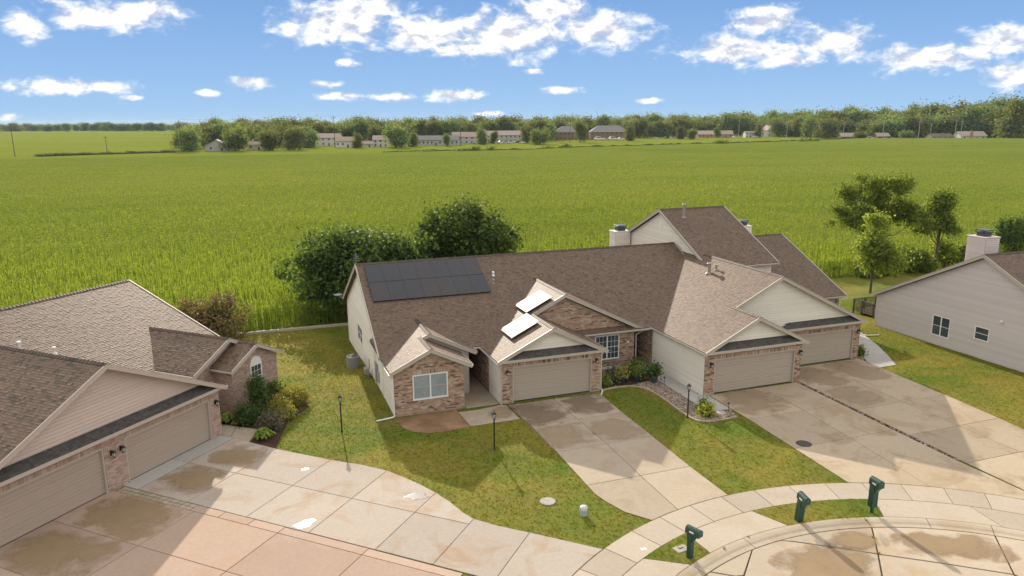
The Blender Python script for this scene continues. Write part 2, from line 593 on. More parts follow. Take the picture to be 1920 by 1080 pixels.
# lawn sheet (a grid in the middle plot's axes, left open over the turning circle)
def lawn_sheet():
    xs = np.arange(-52, 82.01, 0.75)
    ys = np.arange(-52, 23.3, 0.75)
    X, Y = np.meshgrid(xs, ys, indexing='ij')
    c, s = math.cos(0.344456), math.sin(0.344456)
    WX = -0.02299 + X * c - Y * s
    WY = 39.34141 + X * s + Y * c
    Z = ground_z(WX, WY)
    nx, ny = X.shape
    vs = np.stack([WX, WY, Z], -1).reshape(-1, 3)
    fs = []
    cxs = (WX[:-1, :-1] + WX[1:, 1:]) / 2
    cys = (WY[:-1, :-1] + WY[1:, 1:]) / 2
    ok = np.hypot(cxs - CC[0], cys - CC[1]) > 14.35
    for i in range(nx - 1):
        for j in range(ny - 1):
            if ok[i, j]:
                k = i * ny + j
                fs.append((k, k + ny, k + ny + 1, k + 1))
    me = bpy.data.meshes.new('lawn')
    me.from_pydata(vs.tolist(), [], fs)
    me.polygons.foreach_set('use_smooth', [True] * len(fs))
    o = link('lawn', me, LAWN)
    tag(o, kind='structure')


lawn_sheet()


def pave(name, slabs, mat, ztop=0.035, zbase=0.006, gap=0.012, bev=0.012, part='concrete_slab', mats=None, jit=0.0015):
    slabs = [ccw([tuple(p[:2]) for p in s]) for s in slabs]
    b = MB()
    for s in slabs:
        b.add([(x, y, zbase) for x, y in s], [tuple(range(len(s)))])
    base = b.build(name, JOINT, kind='structure')
    for i, s in enumerate(slabs):
        PAVED.append(s)
        q = inset(s, gap)
        MB().prism(q, zbase - 0.09, ztop + rng.uniform(-jit, jit), bev=bev).build(part, (mats[i] if mats else mat), base)
    return base


def ML(pts):
    return [tuple(mw(x, y).to_2d()) for x, y in pts]


def LL(pts):
    return [tuple(mw(x, y, 0, FL).to_2d()) for x, y in pts]


def hit(xc):
    """world point where the line x = xc of the middle plot meets the sidewalk's outer edge, and its angle"""
    y = -8.0
    while True:
        p = mw(xc, y)
        if math.hypot(p.x - CC[0], p.y - CC[1]) < 15.08 or y < -30:
            return math.degrees(math.atan2(p.y - CC[1], p.x - CC[0])), y
        y -= 0.01


# sidewalk round the turning circle
ang = [181.7, 175.5, 169.2, 162.9, 156.7, 150.4, 144.2, 137.9, 131.5, 125.3, 119.0, 112.7, 106.45, 100.1, 93.8, 87.6, 81.4, 74.95, 69.1, 62.8, 56.5, 50.2, 43.9, 37.6, 31.3, 25.0]
pave('sidewalk', [arc(15.06, ang[i], ang[i + 1], 3) + arc(13.64, ang[i + 1], ang[i], 3) for i in range(len(ang) - 1)], CONC_WALK, gap=0.014)
# aprons between sidewalk and kerb; two strips of grass between them
ap = [arc(13.64, 125.6, 111.0, 6) + arc(12.22, 108.2, 127.0, 6),
      arc(13.64, 88.0, 72.5, 6) + arc(12.22, 68.7, 89.0, 6), arc(13.64, 72.5, 50, 6) + arc(12.22, 50, 68.7, 6), arc(13.64, 50, 25, 8) + arc(12.22, 25, 50, 8),
      arc(13.64, 158, 136.2, 8) + arc(12.22, 132.3, 158, 8), arc(13.64, 181.7, 158, 8) + arc(12.22, 158, 181.7, 8)]
pave('driveway_apron', ap, CONC_WALK, gap=0.011)
STRIPS = [arc(13.63, 136.1, 125.7, 6) + arc(12.23, 127.1, 132.2, 6), arc(13.63, 110.9, 88.1, 8) + arc(12.23, 89.1, 108.1, 8)]
sb = MB()
for s_ in STRIPS:
    sb.prism(ccw(s_), -0.2, 0.028)
sb.build('grass_verge', LAWN, kind='structure')
# kerb: rolled concrete sections with a gutter
prof = [(12.21, -0.25), (12.21, 0.03), (12.05, 0.026), (11.90, 0.005), (11.78, -0.03), (11.60, -0.042), (11.60, -0.25)]
kb = MB().add([pol(12.2, a) + (-0.2,) for a in np.linspace(25, 182, 40)] + [pol(11.6, a) + (-0.2,) for a in np.linspace(182, 25, 40)], [tuple(range(80))]).build('kerb', JOINT, kind='structure')
ka = [182, 170, 158, 145, 132.4, 118.6, 105.5, 92.8, 81.5, 70.7, 58, 45, 32, 25]
for i in range(len(ka) - 1):
    a0, a1, n_ = ka[i] - 0.07, ka[i + 1] + 0.07, 6
    mb = MB()
    vs = [pol(r, a0 + (a1 - a0) * k / n_) + (z,) for k in range(n_ + 1) for r, z in prof]
    m_ = len(prof)
    fs = [(k * m_ + j, k * m_ + j + 1, (k + 1) * m_ + j + 1, (k + 1) * m_ + j) for k in range(n_) for j in range(m_ - 1)]
    mb.add(vs, fs + [tuple(range(m_)), tuple(range(n_ * m_ + m_ - 1, n_ * m_ - 1, -1))]).build('kerb_section', CONC_STREET, kb)
# street slabs
ri = 11.59
S = [arc(ri, 92.8, 70.7, 6) + [pol(8.95, 70.9), pol(9.17, 84.2), pol(9.83, 97)],
     arc(ri, 112.5, 92.8, 5) + [pol(9.83, 97), pol(10.31, 102.2), pol(11.26, 110)],
     arc(ri, 119.5, 112.5, 3) + [pol(11.26, 110), pol(10.31, 102.2), pol(9.83, 97), pol(8.5, 101.8), pol(7.4, 112), pol(9.2, 138), pol(10.69, 127.4)],
     arc(ri, 131.2, 119.5, 4) + [pol(10.69, 127.4), pol(10.84, 128.8)],
     arc(ri, 182, 131.2, 9) + [pol(10.84, 128.8), pol(9.2, 138), pol(7.6, 160), pol(7, 182)],
     arc(ri, 70.7, 25, 8) + [pol(7, 25), pol(7.6, 50), pol(8.95, 70.9)],
     [pol(9.83, 97), pol(9.17, 84.2), pol(8.95, 70.9), pol(4.6, 70.9), pol(4.6, 110), pol(8.5, 101.8)]]
pave('street', S, CONC_STREET, ztop=-0.045, zbase=-0.07, gap=0.03, jit=0.0015)
MB().add([pol(11.7, a) + (-0.085,) for a in range(0, 360, 6)], [tuple(range(60))]).build('road', CONC_STREET, kind='structure')

# driveway of the middle garage (two columns of four slabs)
lf = [(-0.25, 38.81), (0.98, 35.89), (2.10, 32.83), (3.21, 29.51)]
ce = [(2.35, 39.80), (3.45, 36.83), (4.60, 33.72), (5.68, 30.38)]
rt = [(5.05, 40.62), (5.94, 37.76), (7.0, 34.61), (8.1, 31.26)]
sl = []
for i in range(3):
    sl += [[lf[i], lf[i + 1], ce[i + 1], ce[i]], [ce[i], ce[i + 1], rt[i + 1], rt[i]]]
sl += [[lf[3], (3.48, 28.72), (3.9, 28.03), (4.52, 27.25)] + arc(15.07, 126.9, 121.4, 3) + [ce[3]], [ce[3]] + arc(15.07, 121.4, 111.3, 4) + [rt[3]]]
pave('driveway', sl, CONC_TAN)
# driveways of the two right garages
a_l, a_m, a_r = hit(10.5)[0], hit(13.5)[0], hit(16.95)[0]
D3 = [ML([(10.95, -3.0), (10.88, -6.72), (14.42, -6.75), (14.6, -3.0)]), ML([(14.6, -3.0), (14.42, -6.75), (17.02, -6.75), (17.12, -3.0)]),
      ML([(10.88, -6.72), (10.68, -10.47), (14.1, -10.45), (14.42, -6.75)]), ML([(14.42, -6.75), (14.1, -10.45), (16.88, -10.42), (17.02, -6.75)]),
      ML([(10.68, -10.47)]) + arc(15.07, a_l, a_m, 4) + ML([(14.1, -10.45)]), ML([(14.1, -10.45)]) + arc(15.07, a_m, a_r, 4) + ML([(16.82, -14.2), (16.88, -10.42)])]
pave('driveway', D3, CONC_OLD)
b_m, b_r = hit(20.4)[0], hit(22.6)[0]
rows = [-0.75, -4.35, -7.65, -11.2, -14.5]
lx = [17.42, 17.3, 17.2, 17.12, 16.98]
cx = [20.7, 20.6, 20.5, 20.45, 20.4]
rx = [24.1, 23.85, 23.65, 23.3, 22.9]
D4 = []
for i in range(4):
    D4 += [ML([(lx[i], rows[i]), (lx[i + 1], rows[i + 1]), (cx[i + 1], rows[i + 1]), (cx[i], rows[i])]),
           ML([(cx[i], rows[i]), (cx[i + 1], rows[i + 1]), (rx[i + 1], rows[i + 1]), (rx[i], rows[i])])]
D4 += [ML([(16.98, -14.5)]) + arc(15.07, a_r - 0.2, b_m, 3) + ML([(20.4, -14.5)]), ML([(20.4, -14.5)]) + arc(15.07, b_m, b_r, 3) + ML([(22.9, -14.5)])]
pave('driveway', D4, CONC_OLD)


def pebbles(name, poly, count, parent=None, size=(0.035, 0.075), z=0.03, kindp=None, mat=None):
    xs = [p[0] for p in poly]
    ys = [p[1] for p in poly]
    P = np.c_[nr.uniform(min(xs), max(xs), count * 3), nr.uniform(min(ys), max(ys), count * 3)]
    P = P[in_poly(P[:, 0], P[:, 1], poly)][:count]
    n = len(P)
    s = nr.uniform(size[0], size[1], (n, 1))
    t = nr.uniform(0, 6.28, n)
    ax = np.c_[np.cos(t), np.sin(t), np.zeros(n)] * s * nr.uniform(0.8, 1.4, (n, 1))
    ay = np.c_[-np.sin(t), np.cos(t), np.zeros(n)] * s * nr.uniform(0.6, 1.0, (n, 1))
    c = np.c_[P, np.full(n, z) + nr.uniform(0, 0.02, n)]
    up = np.array([0, 0, 1.0]) * s * 0.6
    base = [c + ax, c + ay, c - ax, c - ay]
    top = [c + up + 0.55 * v for v in (ax, ay, -ax, -ay)]
    F = [np.stack(top, 1)] + [np.stack([base[i], base[(i + 1) % 4], top[(i + 1) % 4], top[i]], 1) for i in range(4)]
    pal = np.array([(0.36, 0.27, 0.19), (0.46, 0.38, 0.29), (0.24, 0.19, 0.15), (0.40, 0.25, 0.17), (0.5, 0.45, 0.38), (0.17, 0.15, 0.13)])
    col = pal[nr.integers(0, len(pal), n)] * nr.uniform(0.7, 1.15, (n, 1))
    o = quads_np(name, np.concatenate(F), np.concatenate([col] * 5), mat or PEBBLE, parent)
    return tag(o, kind='stuff')


# gravel drain strip between the two right driveways
strip = ML([(17.13, -3.0), (17.03, -6.75), (16.89, -10.42), (16.83, -14.2), (16.97, -14.2), (17.1, -11.2), (17.19, -7.65), (17.29, -4.35), (17.4, -3.0)])
PAVED.append(strip)
MB().add([(x, y, 0.008) for x, y in strip], [tuple(range(len(strip)))]).build('drain_strip', MULCH, kind='structure')
tag(pebbles('drain_gravel', ccw(strip), 1000, z=0.012), 'dark pebbles filling the narrow drain between two concrete driveways', 'gravel')

# left house: pale drive, older pink drive, apron, walk
cj = [-0.86, -3.68, -6.84, -9.89, -12.92, -15.35, -17.78]
edge = {0: [(5.42, -0.86), (5.22, -3.68)], 1: [(5.22, -3.68), (5.24, -6.84)], 2: [(5.24, -6.84), (5.36, -8.6), (5.30, -9.89)],
        3: [(5.30, -9.89), (5.05, -10.9), (4.74, -11.9), (4.34, -12.92)], 4: [(4.34, -12.92), (3.84, -13.9), (3.28, -14.8), (3.03, -15.35)], 5: [(3.03, -15.35), (2.93, -16.4), (2.95, -17.78)]}
G1 = []
for i in range(6):
    y0, y1 = cj[i], cj[i + 1]
    mid = 2.45 + 0.03 * i
    G1.append(LL([(-0.32, y0), (mid, y0), (mid + 0.03, y1), (-0.33, y1)]))
    if i < 5:
        G1.append(LL([(mid, y0)] + edge[i] + [(mid + 0.03, y1)]))
    else:
        G1[-1] = LL([(-0.34, y0)] + edge[5] + [(-0.36, y1)])
aA = [math.degrees(math.atan2(mw(x, -19, 0, FL).y - CC[1], mw(x, -19, 0, FL).x - CC[0])) for x in (2.9, -0.4)]
G1.append(LL([(-0.36, -17.78), (2.95, -17.78)]) + arc(15.07, 138.2, 146.5, 4) + LL([(-0.45, -19.4)]))
pave('driveway', G1, CONC_GREY)
pave('garage_apron', [LL([(-0.32, 0.3), (-0.32, -0.84), (2.45, -0.84), (2.45, 0.3)]), LL([(2.45, 0.3), (2.45, -0.84), (5.42, -0.84), (5.42, 0.3)])], CONC_NEW, ztop=0.042)
PK = []
rws = [-0.80, -3.5, -6.4, -9.6]
cls = [0.3, -4.55, -8.8, -12.66, -16.6]
for i in range(3):
    for j in range(4):
        PK.append(LL([(rws[i], cls[j]), (rws[i], cls[j + 1]), (rws[i + 1], cls[j + 1]), (rws[i + 1], cls[j])]))
PK.append(LL([(-0.35, -8.8), (-0.35, -12.66), (-0.80, -12.66), (-0.80, -8.8)]))
PK.append(LL([(-0.36, -12.66), (-0.4, -16.6), (-0.80, -16.6), (-0.80, -12.66)]))
for k in range(1, 4):
    y0 = -4.3 + 0 - (k - 1) * 1.5
    PK.append(LL([(-0.34, y0), (-0.34, y0 - 1.5), (-0.80, y0 - 1.5), (-0.80, y0)]))
pave('driveway', PK, CONC_PINK)
PV = []
for k in range(13):
    y0 = -0.1 - k * 0.323
    PV += [LL([(-0.34, y0), (-0.34, y0 - 0.323), (-0.57, y0 - 0.323), (-0.57, y0)]), LL([(-0.57, y0), (-0.57, y0 - 0.323), (-0.80, y0 - 0.323), (-0.80, y0)])]
pave('paver_strip', PV, CONC_TAN, gap=0.016, part='paver')
pave('walkway', [LL([(5.44, 0.3), (5.44, -0.6), (6.62, 0.1), (6.55, 1.35), (5.6, 1.35)]), LL([(5.44, -0.6), (5.25, -1.9), (6.75, -1.35), (6.62, 0.1)])], CONC_TAN)
# porch walk of the middle house
pave('walkway', [[(-2.98, 37.87), (-2.20, 35.97), (0.40, 36.88), (-0.33, 38.8), (-0.64, 38.92), (-1.8, 38.28)], ML([(-2.70, -0.02), (-2.70, 2.2), (-1.82, 2.2), (-1.82, 2.4), (-0.74, 2.4), (-0.74, -0.02)]), ML([(-1.82, 2.4), (-1.82, 6.38), (-0.74, 6.38), (-0.74, 2.4)])], CONC_TAN)
pave('walkway', [ML([(9.5, 6.36), (9.5, 1.2), (10.57, 1.2), (10.57, 6.36)]), ML([(9.5, 1.2), (9.5, -2.15), (10.57, -2.15), (10.57, 1.2)]),
                 ML([(9.5, -2.15), (9.5, -3.0), (10.57, -3.0), (10.57, -2.15)]), ML([(9.5, -3.0), (9.52, -5.15), (10.86, -5.15), (10.9, -3.1), (10.57, -3.0)])], CONC_NEW)
pave('walkway', [ML([(24.12, -1.4), (23.87, -2.66), (25.35, -2.62), (26.5, -0.8), (25.3, 0.35)]), ML([(25.3, 0.35), (26.5, -0.8), (27.6, 1.1), (26.55, 2.0)]),
                 ML([(26.55, 2.0), (27.6, 1.1), (29.0, 4.1), (28.0, 4.6)])], CONC_NEW)


def sheet(name, poly, mat, z, **kw):
    PAVED.append(poly)
    return MB().add([(x, y, z) for x, y in ccw(poly)], [tuple(range(len(poly)))]).build(name, mat, **kw)


# planting beds and bare ground
sheet('bare_soil', [(-6.25, 37.05), (-5.79, 36.01), (-5.22, 35.40), (-4.37, 35.15), (-3.31, 35.36), (-2.22, 35.97), (-3.0, 37.86), (-3.1, 38.3)], DIRT, 0.012, kind='structure')
sheet('planting_bed', LL([(5.28, -3.6), (5.24, -1.95), (6.76, -1.36), (6.56, 1.42), (11.5, 1.42), (11.85, 0.83), (11.3, -0.7), (10.3, -1.65), (7.8, -2.15)]), MULCH, 0.014, kind='structure')
BED = [(5.6, -0.05), (6.58, 0.1), (7.42, 0.0), (8.03, -0.62), (8.26, -1.5), (8.27, -2.85), (8.18, -4.37), (8.16, -5.28), (8.33, -6.0), (8.86, -6.2), (9.7, -6.26), (10.5, -6.1), (10.84, -5.2), (9.48, -5.2), (9.47, 3.1), (5.6, 3.1)]
sheet('gravel_bed', ML(BED), MULCH, 0.014, kind='structure')
tag(pebbles('river_gravel', ccw(ML([(7.6, 0.0)] + BED[3:14] + [(9.47, 0.4)])), 3600, z=0.012), 'tan and brown river pebbles in the bed beside the pale walk', 'gravel')
ed = [(5.6, -0.12), (6.58, 0.02), (7.40, -0.08), (7.75, -0.36), (7.98, -0.68), (8.15, -1.1), (8.19, -1.5), (8.20, -2.2), (8.20, -2.85), (8.15, -3.6), (8.11, -4.37), (8.09, -5.28), (8.15, -5.75), (8.29, -6.06), (8.55, -6.22), (8.86, -6.28), (9.7, -6.34), (10.5, -6.2)]
eb = thing('garden_edging', 'pale concrete edging curving along the pebble bed', 'edging', FM.copy())
for i in range(len(ed) - 1):
    a, b = Vector(ed[i]), Vector(ed[i + 1])
    d = (b - a).normalized() * 0.006
    nrm = Vector((-d.y, d.x)).normalized() * 0.055
    MB().prism(ccw([tuple(a + d - nrm), tuple(b - d - nrm), tuple(b - d + nrm), tuple(a + d + nrm)]), -0.05, 0.085, bev=0.015).build('edging_stone', CONC_OLD, eb)
sheet('gravel_bed', ML([(24.2, -0.75), (24.15, -1.36), (25.25, 0.3), (24.6, 0.6), (24.2, 0.6)]), MULCH, 0.012, kind='structure')
tag(pebbles('bed_gravel', ccw(ML([(24.2, -0.75), (24.15, -1.36), (25.25, 0.3), (24.6, 0.6), (24.2, 0.6)])), 220, z=0.01), 'grey pebbles round the shrub at the far garage corner', 'gravel')
# timber edging between lawn and field
fe = thing('field_edging', 'weathered timber edging between mown lawn and corn field', 'edging', FM.copy())
for k in range(12):
    x0 = -19.0 + k * 2.42
    MB().box(x0 + 0.01, 22.35, -0.9, x0 + 2.41, 22.5, -0.52, bev=0.015).build('timber', TRIM, fe)


# damp patches still drying on the concrete
def wet_mat(name, col, amax=0.62):
    m, n = new_mat(name)
    f = n.noise(2.5, 5, 0.65, n.pos())
    g = n.noise(0.9, 6, 0.65, n.pos(), 0.4)
    c = n.mix(f, [x * 0.82 for x in col], [x * 1.15 for x in col])
    c = n.mix(n.ramp(g, [(0.4, 0.0), (0.7, 0.5)]), c, [x * 1.35 for x in col])
    a = n('ShaderNodeAttribute', {}, attribute_name='fall').outputs['Fac']
    h = n.noise(0.45, 5, 0.6, n.pos(), 0.6)
    k = n.math('ADD', a, n.math('ADD', n.math('MULTIPLY', n.math('SUBTRACT', g, 0.5), 1.7), n.math('MULTIPLY', n.math('SUBTRACT', h, 0.5), 2.2)))
    k = n('ShaderNodeMapRange', {0: k, 1: 0.05, 2: 0.55, 3: 0.0, 4: amax}).outputs[0]
    d = n('ShaderNodeBsdfPrincipled', {'Base Color': c, 'Roughness': 0.6, 'Specular IOR Level': 0.3})
    t = n('ShaderNodeBsdfTransparent')
    x = n('ShaderNodeMixShader', {0: k, 1: t.outputs[0], 2: d.outputs[0]})
    n('ShaderNodeOutputMaterial', {0: x.outputs[0]})
    return m


WET_O = wet_mat('olive_damp_mat', (0.34, 0.24, 0.13))
WET_S = wet_mat('street_damp_mat', (0.30, 0.21, 0.115), 0.8)
WET_B = wet_mat('brown_damp_mat', (0.22, 0.16, 0.105))
WET_T = wet_mat('tan_damp_mat', (0.36, 0.27, 0.17))


def damp(label, F, cx_, cy_, rx_, ry_, seed, mat, rot=0.0, z=0.0405, sq=2.8):
    vs, fall, fs = [(0, 0, 0)], [1.0], []
    rings = (0.35, 0.6, 0.8, 1.0, 1.15)
    for r_ in rings:
        for k in range(40):
            t = 2 * math.pi * k / 40
            c_, s_ = math.cos(t), math.sin(t)
            q = (abs(c_) ** sq + abs(s_) ** sq) ** (-1 / sq)
            vs.append((rx_ * q * c_ * r_, ry_ * q * s_ * r_, 0.0))
            fall.append(max(0.0, 1.15 - r_) / 1.0 - (0.4 if r_ > 1.1 else 0))
    fs += [(0, 1 + k, 1 + (k + 1) % 40) for k in range(40)]
    for i in range(len(rings) - 1):
        for k in range(40):
            k2 = (k + 1) % 40
            fs.append((1 + i * 40 + k, 1 + (i + 1) * 40 + k, 1 + (i + 1) * 40 + k2, 1 + i * 40 + k2))
    M_ = F @ Matrix.Translation((cx_, cy_, z)) @ Matrix.Rotation(rot, 4, 'Z')
    mb = MB().add(vs, fs)
    me = mb.mesh('damp_patch')
    at = me.attributes.new('fall', 'FLOAT', 'POINT')
    at.data.foreach_set('value', np.array(fall, 'f'))
    tag(link('damp_patch', me, mat, None, M_), label, 'damp patch')


damp('olive damp patch on the pink slab before the left garage pier', FL, -2.15, -2.35, 1.35, 2.1, 1, WET_O, sq=3.5)
damp('olive damp patch on the pink slab before the outer garage door', FL, -5.0, -2.2, 1.4, 2.1, 2, WET_O, sq=3.5)
damp('brown damp patch on the pale slab right of the left garage door', FL, 1.2, -2.3, 1.25, 1.4, 3, WET_O, 0.0, sq=2.6)
damp('brown damp patch on the pale slab next to the bright hosta', FL, 4.0, -2.4, 1.2, 1.25, 4, WET_O, 0.0, sq=2.6)
damp('dark damp patch on the driveway left half right under the middle garage door', FM, 0.95, -2.0, 1.42, 1.75, 5, WET_B, sq=4)
damp('dark damp patch on the driveway right half right under the middle garage door', FM, 3.65, -1.6, 1.42, 1.6, 6, WET_B, sq=4)
damp('brown damp patch in the second left slab of the middle driveway', FM, 1.0, -5.2, 1.4, 1.6, 7, WET_T, sq=4)
damp('brown damp patch in the second right slab of the middle driveway', FM, 3.7, -5.4, 1.3, 1.3, 8, WET_T, 0.0, sq=3)
damp('damp patch on the porch walk by the front lamp post', FM, -1.15, -1.35, 0.95, 0.75, 9, WET_T, 0.1)
damp('olive damp patch before the far right garage door', FM, 18.95, -2.6, 1.55, 1.7, 10, WET_T, sq=4)
damp('brown damp patch beside the far right garage corner', FM, 22.2, -2.55, 1.6, 1.7, 11, WET_T, sq=4)
damp('damp patch in the third slab row of the far right driveway', FM, 18.7, -6.0, 1.4, 1.4, 12, WET_T, sq=3)
damp('dark damp patch before the wide right garage door', FM, 12.7, -4.7, 1.7, 1.7, 13, WET_T, 0.0, sq=3.5)
damp('wide damp patch on the turning circle below the taller mailbox', Matrix.Identity(4), CC[0] + 1.7, CC[1] + 10.25, 2.1, 0.95, 14, WET_S, -0.16, -0.0415, 3.5)
damp('small damp patch on the turning circle below the leaning mailbox', Matrix.Identity(4), CC[0] - 1.75, CC[1] + 10.65, 1.25, 0.6, 15, WET_S, 0.12, -0.0415, 2.6)
damp('broad damp patch over the cracked slab of the turning circle', Matrix.Identity(4), CC[0] - 3.3, CC[1] + 8.9, 1.9, 1.5, 16, WET_S, 0.3, -0.0415, 2.6)

# ================================================================== house building kit (all in a house's own axes)
PAL_ROOF = [(0.172, 0.113, 0.0725), (0.185, 0.124, 0.0805), (0.16, 0.104, 0.0672), (0.201, 0.136, 0.0904), (0.121, 0.0806, 0.0525), (0.176, 0.116, 0.0761), (0.165, 0.109, 0.0699)]
PAL_ROOF_L = [(0.176, 0.119, 0.077), (0.204, 0.134, 0.0904), (0.154, 0.106, 0.0673), (0.169, 0.124, 0.077), (0.0974, 0.0721, 0.0457), (0.197, 0.124, 0.085), (0.181, 0.122, 0.0787)]
PAL_PENT = [(0.075, 0.068, 0.058), (0.095, 0.085, 0.072), (0.06, 0.056, 0.05), (0.085, 0.08, 0.07)]
PAL_BR = [(0.47, 0.32, 0.215), (0.42, 0.275, 0.185), (0.53, 0.385, 0.275), (0.37, 0.24, 0.165), (0.57, 0.45, 0.34), (0.20, 0.13, 0.092), (0.50, 0.36, 0.26), (0.46, 0.325, 0.25)]
PAL_BRL = [(0.50, 0.365, 0.30), (0.46, 0.325, 0.265), (0.54, 0.41, 0.345), (0.43, 0.30, 0.245), (0.52, 0.385, 0.31)]
Z3 = Vector((0, 0, 1))


def shingles(parent, P0, U, V, ul, vl, pal=PAL_ROOF, row=0.135, tw=(0.11, 0.23), seed=0, clip=(0.0, 0.0)):
    g = np.random.default_rng(seed + int(abs(P0[0] * 31 + P0[1] * 17) * 10))
    P0, U, V = np.array(P0, float), np.array(U, float), np.array(V, float)
    U /= np.linalg.norm(U)
    V /= np.linalg.norm(V)
    Nn = np.cross(U, V)
    rows = int(math.ceil(vl / row))
    us, ue, v0, v1 = [], [], [], []
    for r in range(rows):
        n = int(ul / tw[0]) + 3
        e = np.cumsum(g.uniform(tw[0], tw[1], n)) - g.uniform(0, 0.3)
        ca, cb = clip[0] * (r + 0.5) * row, ul - clip[1] * (r + 0.5) * row
        e = np.concatenate([[ca], e[(e > ca + 0.03) & (e < cb - 0.03)], [cb]])
        us.append(e[:-1])
        ue.append(e[1:])
        k = len(e) - 1
        v0.append(np.full(k, r * row) - g.uniform(0, 0.005, k))
        v1.append(np.full(k, min(vl, (r + 1) * row + 0.012)))
    us, ue, v0, v1 = map(np.concatenate, (us, ue, v0, v1))
    n = len(us)
    h0 = g.choice([0.010, 0.012, 0.017], n) + g.uniform(0, 0.002, n)
    h1 = np.full(n, 0.006)
    pt = lambda u, v, h: P0 + u[:, None] * U + v[:, None] * V + h[:, None] * Nn
    top = np.stack([pt(us + 0.004, v0, h0), pt(ue - 0.004, v0, h0), pt(ue - 0.004, v1, h1), pt(us + 0.004, v1, h1)], 1)
    z = np.zeros(n)
    fr = np.stack([pt(us + 0.004, v0, z), pt(ue - 0.004, v0, z), pt(ue - 0.004, v0, h0), pt(us + 0.004, v0, h0)], 1)
    pal = np.array(pal)
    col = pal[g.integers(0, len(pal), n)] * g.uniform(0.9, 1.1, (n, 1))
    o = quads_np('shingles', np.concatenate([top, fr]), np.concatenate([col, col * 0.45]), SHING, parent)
    return tag(o, kind='stuff')


def deck(parent, pts, mat=DECKM, th=0.14, name='roof_deck'):
    """pts: the four top corners of one slope"""
    t = [Vector(p) - Z3 * 0.004 for p in pts]
    b = [p - Z3 * th for p in t]
    return MB().add(t + b, ((0, 1, 2, 3), (7, 6, 5, 4), (0, 4, 5, 1), (1, 5, 6, 2), (2, 6, 7, 3), (3, 7, 4, 0))).build(name, mat, parent)


def ridge_cap(parent, a, b, side, k, pal):
    """overlapping cap pieces along a ridge from a to b; side: horizontal unit vector across it"""
    a, b, side = Vector(a), Vector(b), Vector(side)
    L_ = (b - a).length
    d = (b - a).normalized()
    mb = MB()
    n = max(1, int(L_ / 0.21))
    w_ = 0.145
    for i in range(n):
        p, q = a + d * (i * L_ / n - 0.01), a + d * ((i + 1) * L_ / n + 0.02)
        h0, h1 = 0.045, 0.028
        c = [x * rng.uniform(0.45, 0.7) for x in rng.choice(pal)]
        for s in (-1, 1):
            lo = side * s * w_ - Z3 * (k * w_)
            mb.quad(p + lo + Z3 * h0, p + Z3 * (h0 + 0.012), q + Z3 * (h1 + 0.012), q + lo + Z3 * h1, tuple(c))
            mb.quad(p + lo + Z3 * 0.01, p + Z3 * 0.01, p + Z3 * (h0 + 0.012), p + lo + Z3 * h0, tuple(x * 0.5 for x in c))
    return mb.build('ridge_cap', SHING, parent)


def slope(parent, P0, U, V, ul, vl, pal):
    U_, V_ = Vector(U).normalized(), Vector(V).normalized()
    P = Vector(P0)
    d = deck(parent, [P, P + U_ * ul, P + U_ * ul + V_ * vl, P + V_ * vl], name='roof')
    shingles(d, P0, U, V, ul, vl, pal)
    return d


def gutter(parent, a, b, out, mat=GUTTER):
    """open trough under an eave from a to b; out: unit vector away from the wall"""
    a, b, o_ = Vector(a), Vector(b), Vector(out)
    pr = [(0.0, -0.02), (0.0, -0.14), (0.07, -0.14), (0.115, -0.08), (0.115, -0.02), (0.10, -0.02), (0.095, -0.075), (0.06, -0.125), (0.02, -0.125), (0.02, -0.02)]
    vs = [p + o_ * x + Z3 * z for p in (a, b) for x, z in pr]
    n = len(pr)
    fs = [(i, i + 1, n + i + 1, n + i) for i in range(n - 1)] + [tuple(range(n)), tuple(range(2 * n - 1, n - 1, -1))]
    return MB().add(vs, fs).build('gutter', mat, parent)


def rake(parent, a, b, out, mat=TRIM, h=0.21, th=0.035):
    """sloping barge board from eave point a to ridge point b on a gable facing out"""
    a, b, o_ = Vector(a), Vector(b), Vector(out)
    t = [a + Z3 * 0.012, b + Z3 * 0.012]
    vs = [t[0], t[1], t[1] - Z3 * h, t[0] - Z3 * h]
    vs += [v + o_ * th for v in vs]
    MB().add(vs, ((0, 1, 2, 3), (7, 6, 5, 4), (0, 4, 5, 1), (1, 5, 6, 2), (2, 6, 7, 3), (3, 7, 4, 0))).build('barge_board', mat, parent)
    # thin dark shingle edge over the board
    vs = [t[0] + Z3 * 0.004 - o_ * 0.02, t[1] + Z3 * 0.004 - o_ * 0.02, t[1] + Z3 * 0.004 + o_ * (th + 0.02), t[0] + Z3 * 0.004 + o_ * (th + 0.02)]
    vs += [v + Z3 * 0.02 for v in vs]
    MB().add(vs, ((3, 2, 1, 0), (4, 5, 6, 7), (0, 1, 5, 4), (1, 2, 6, 5), (2, 3, 7, 6), (3, 0, 4, 7))).build('drip_edge', TRIM if mat is TRIM else mat, parent)


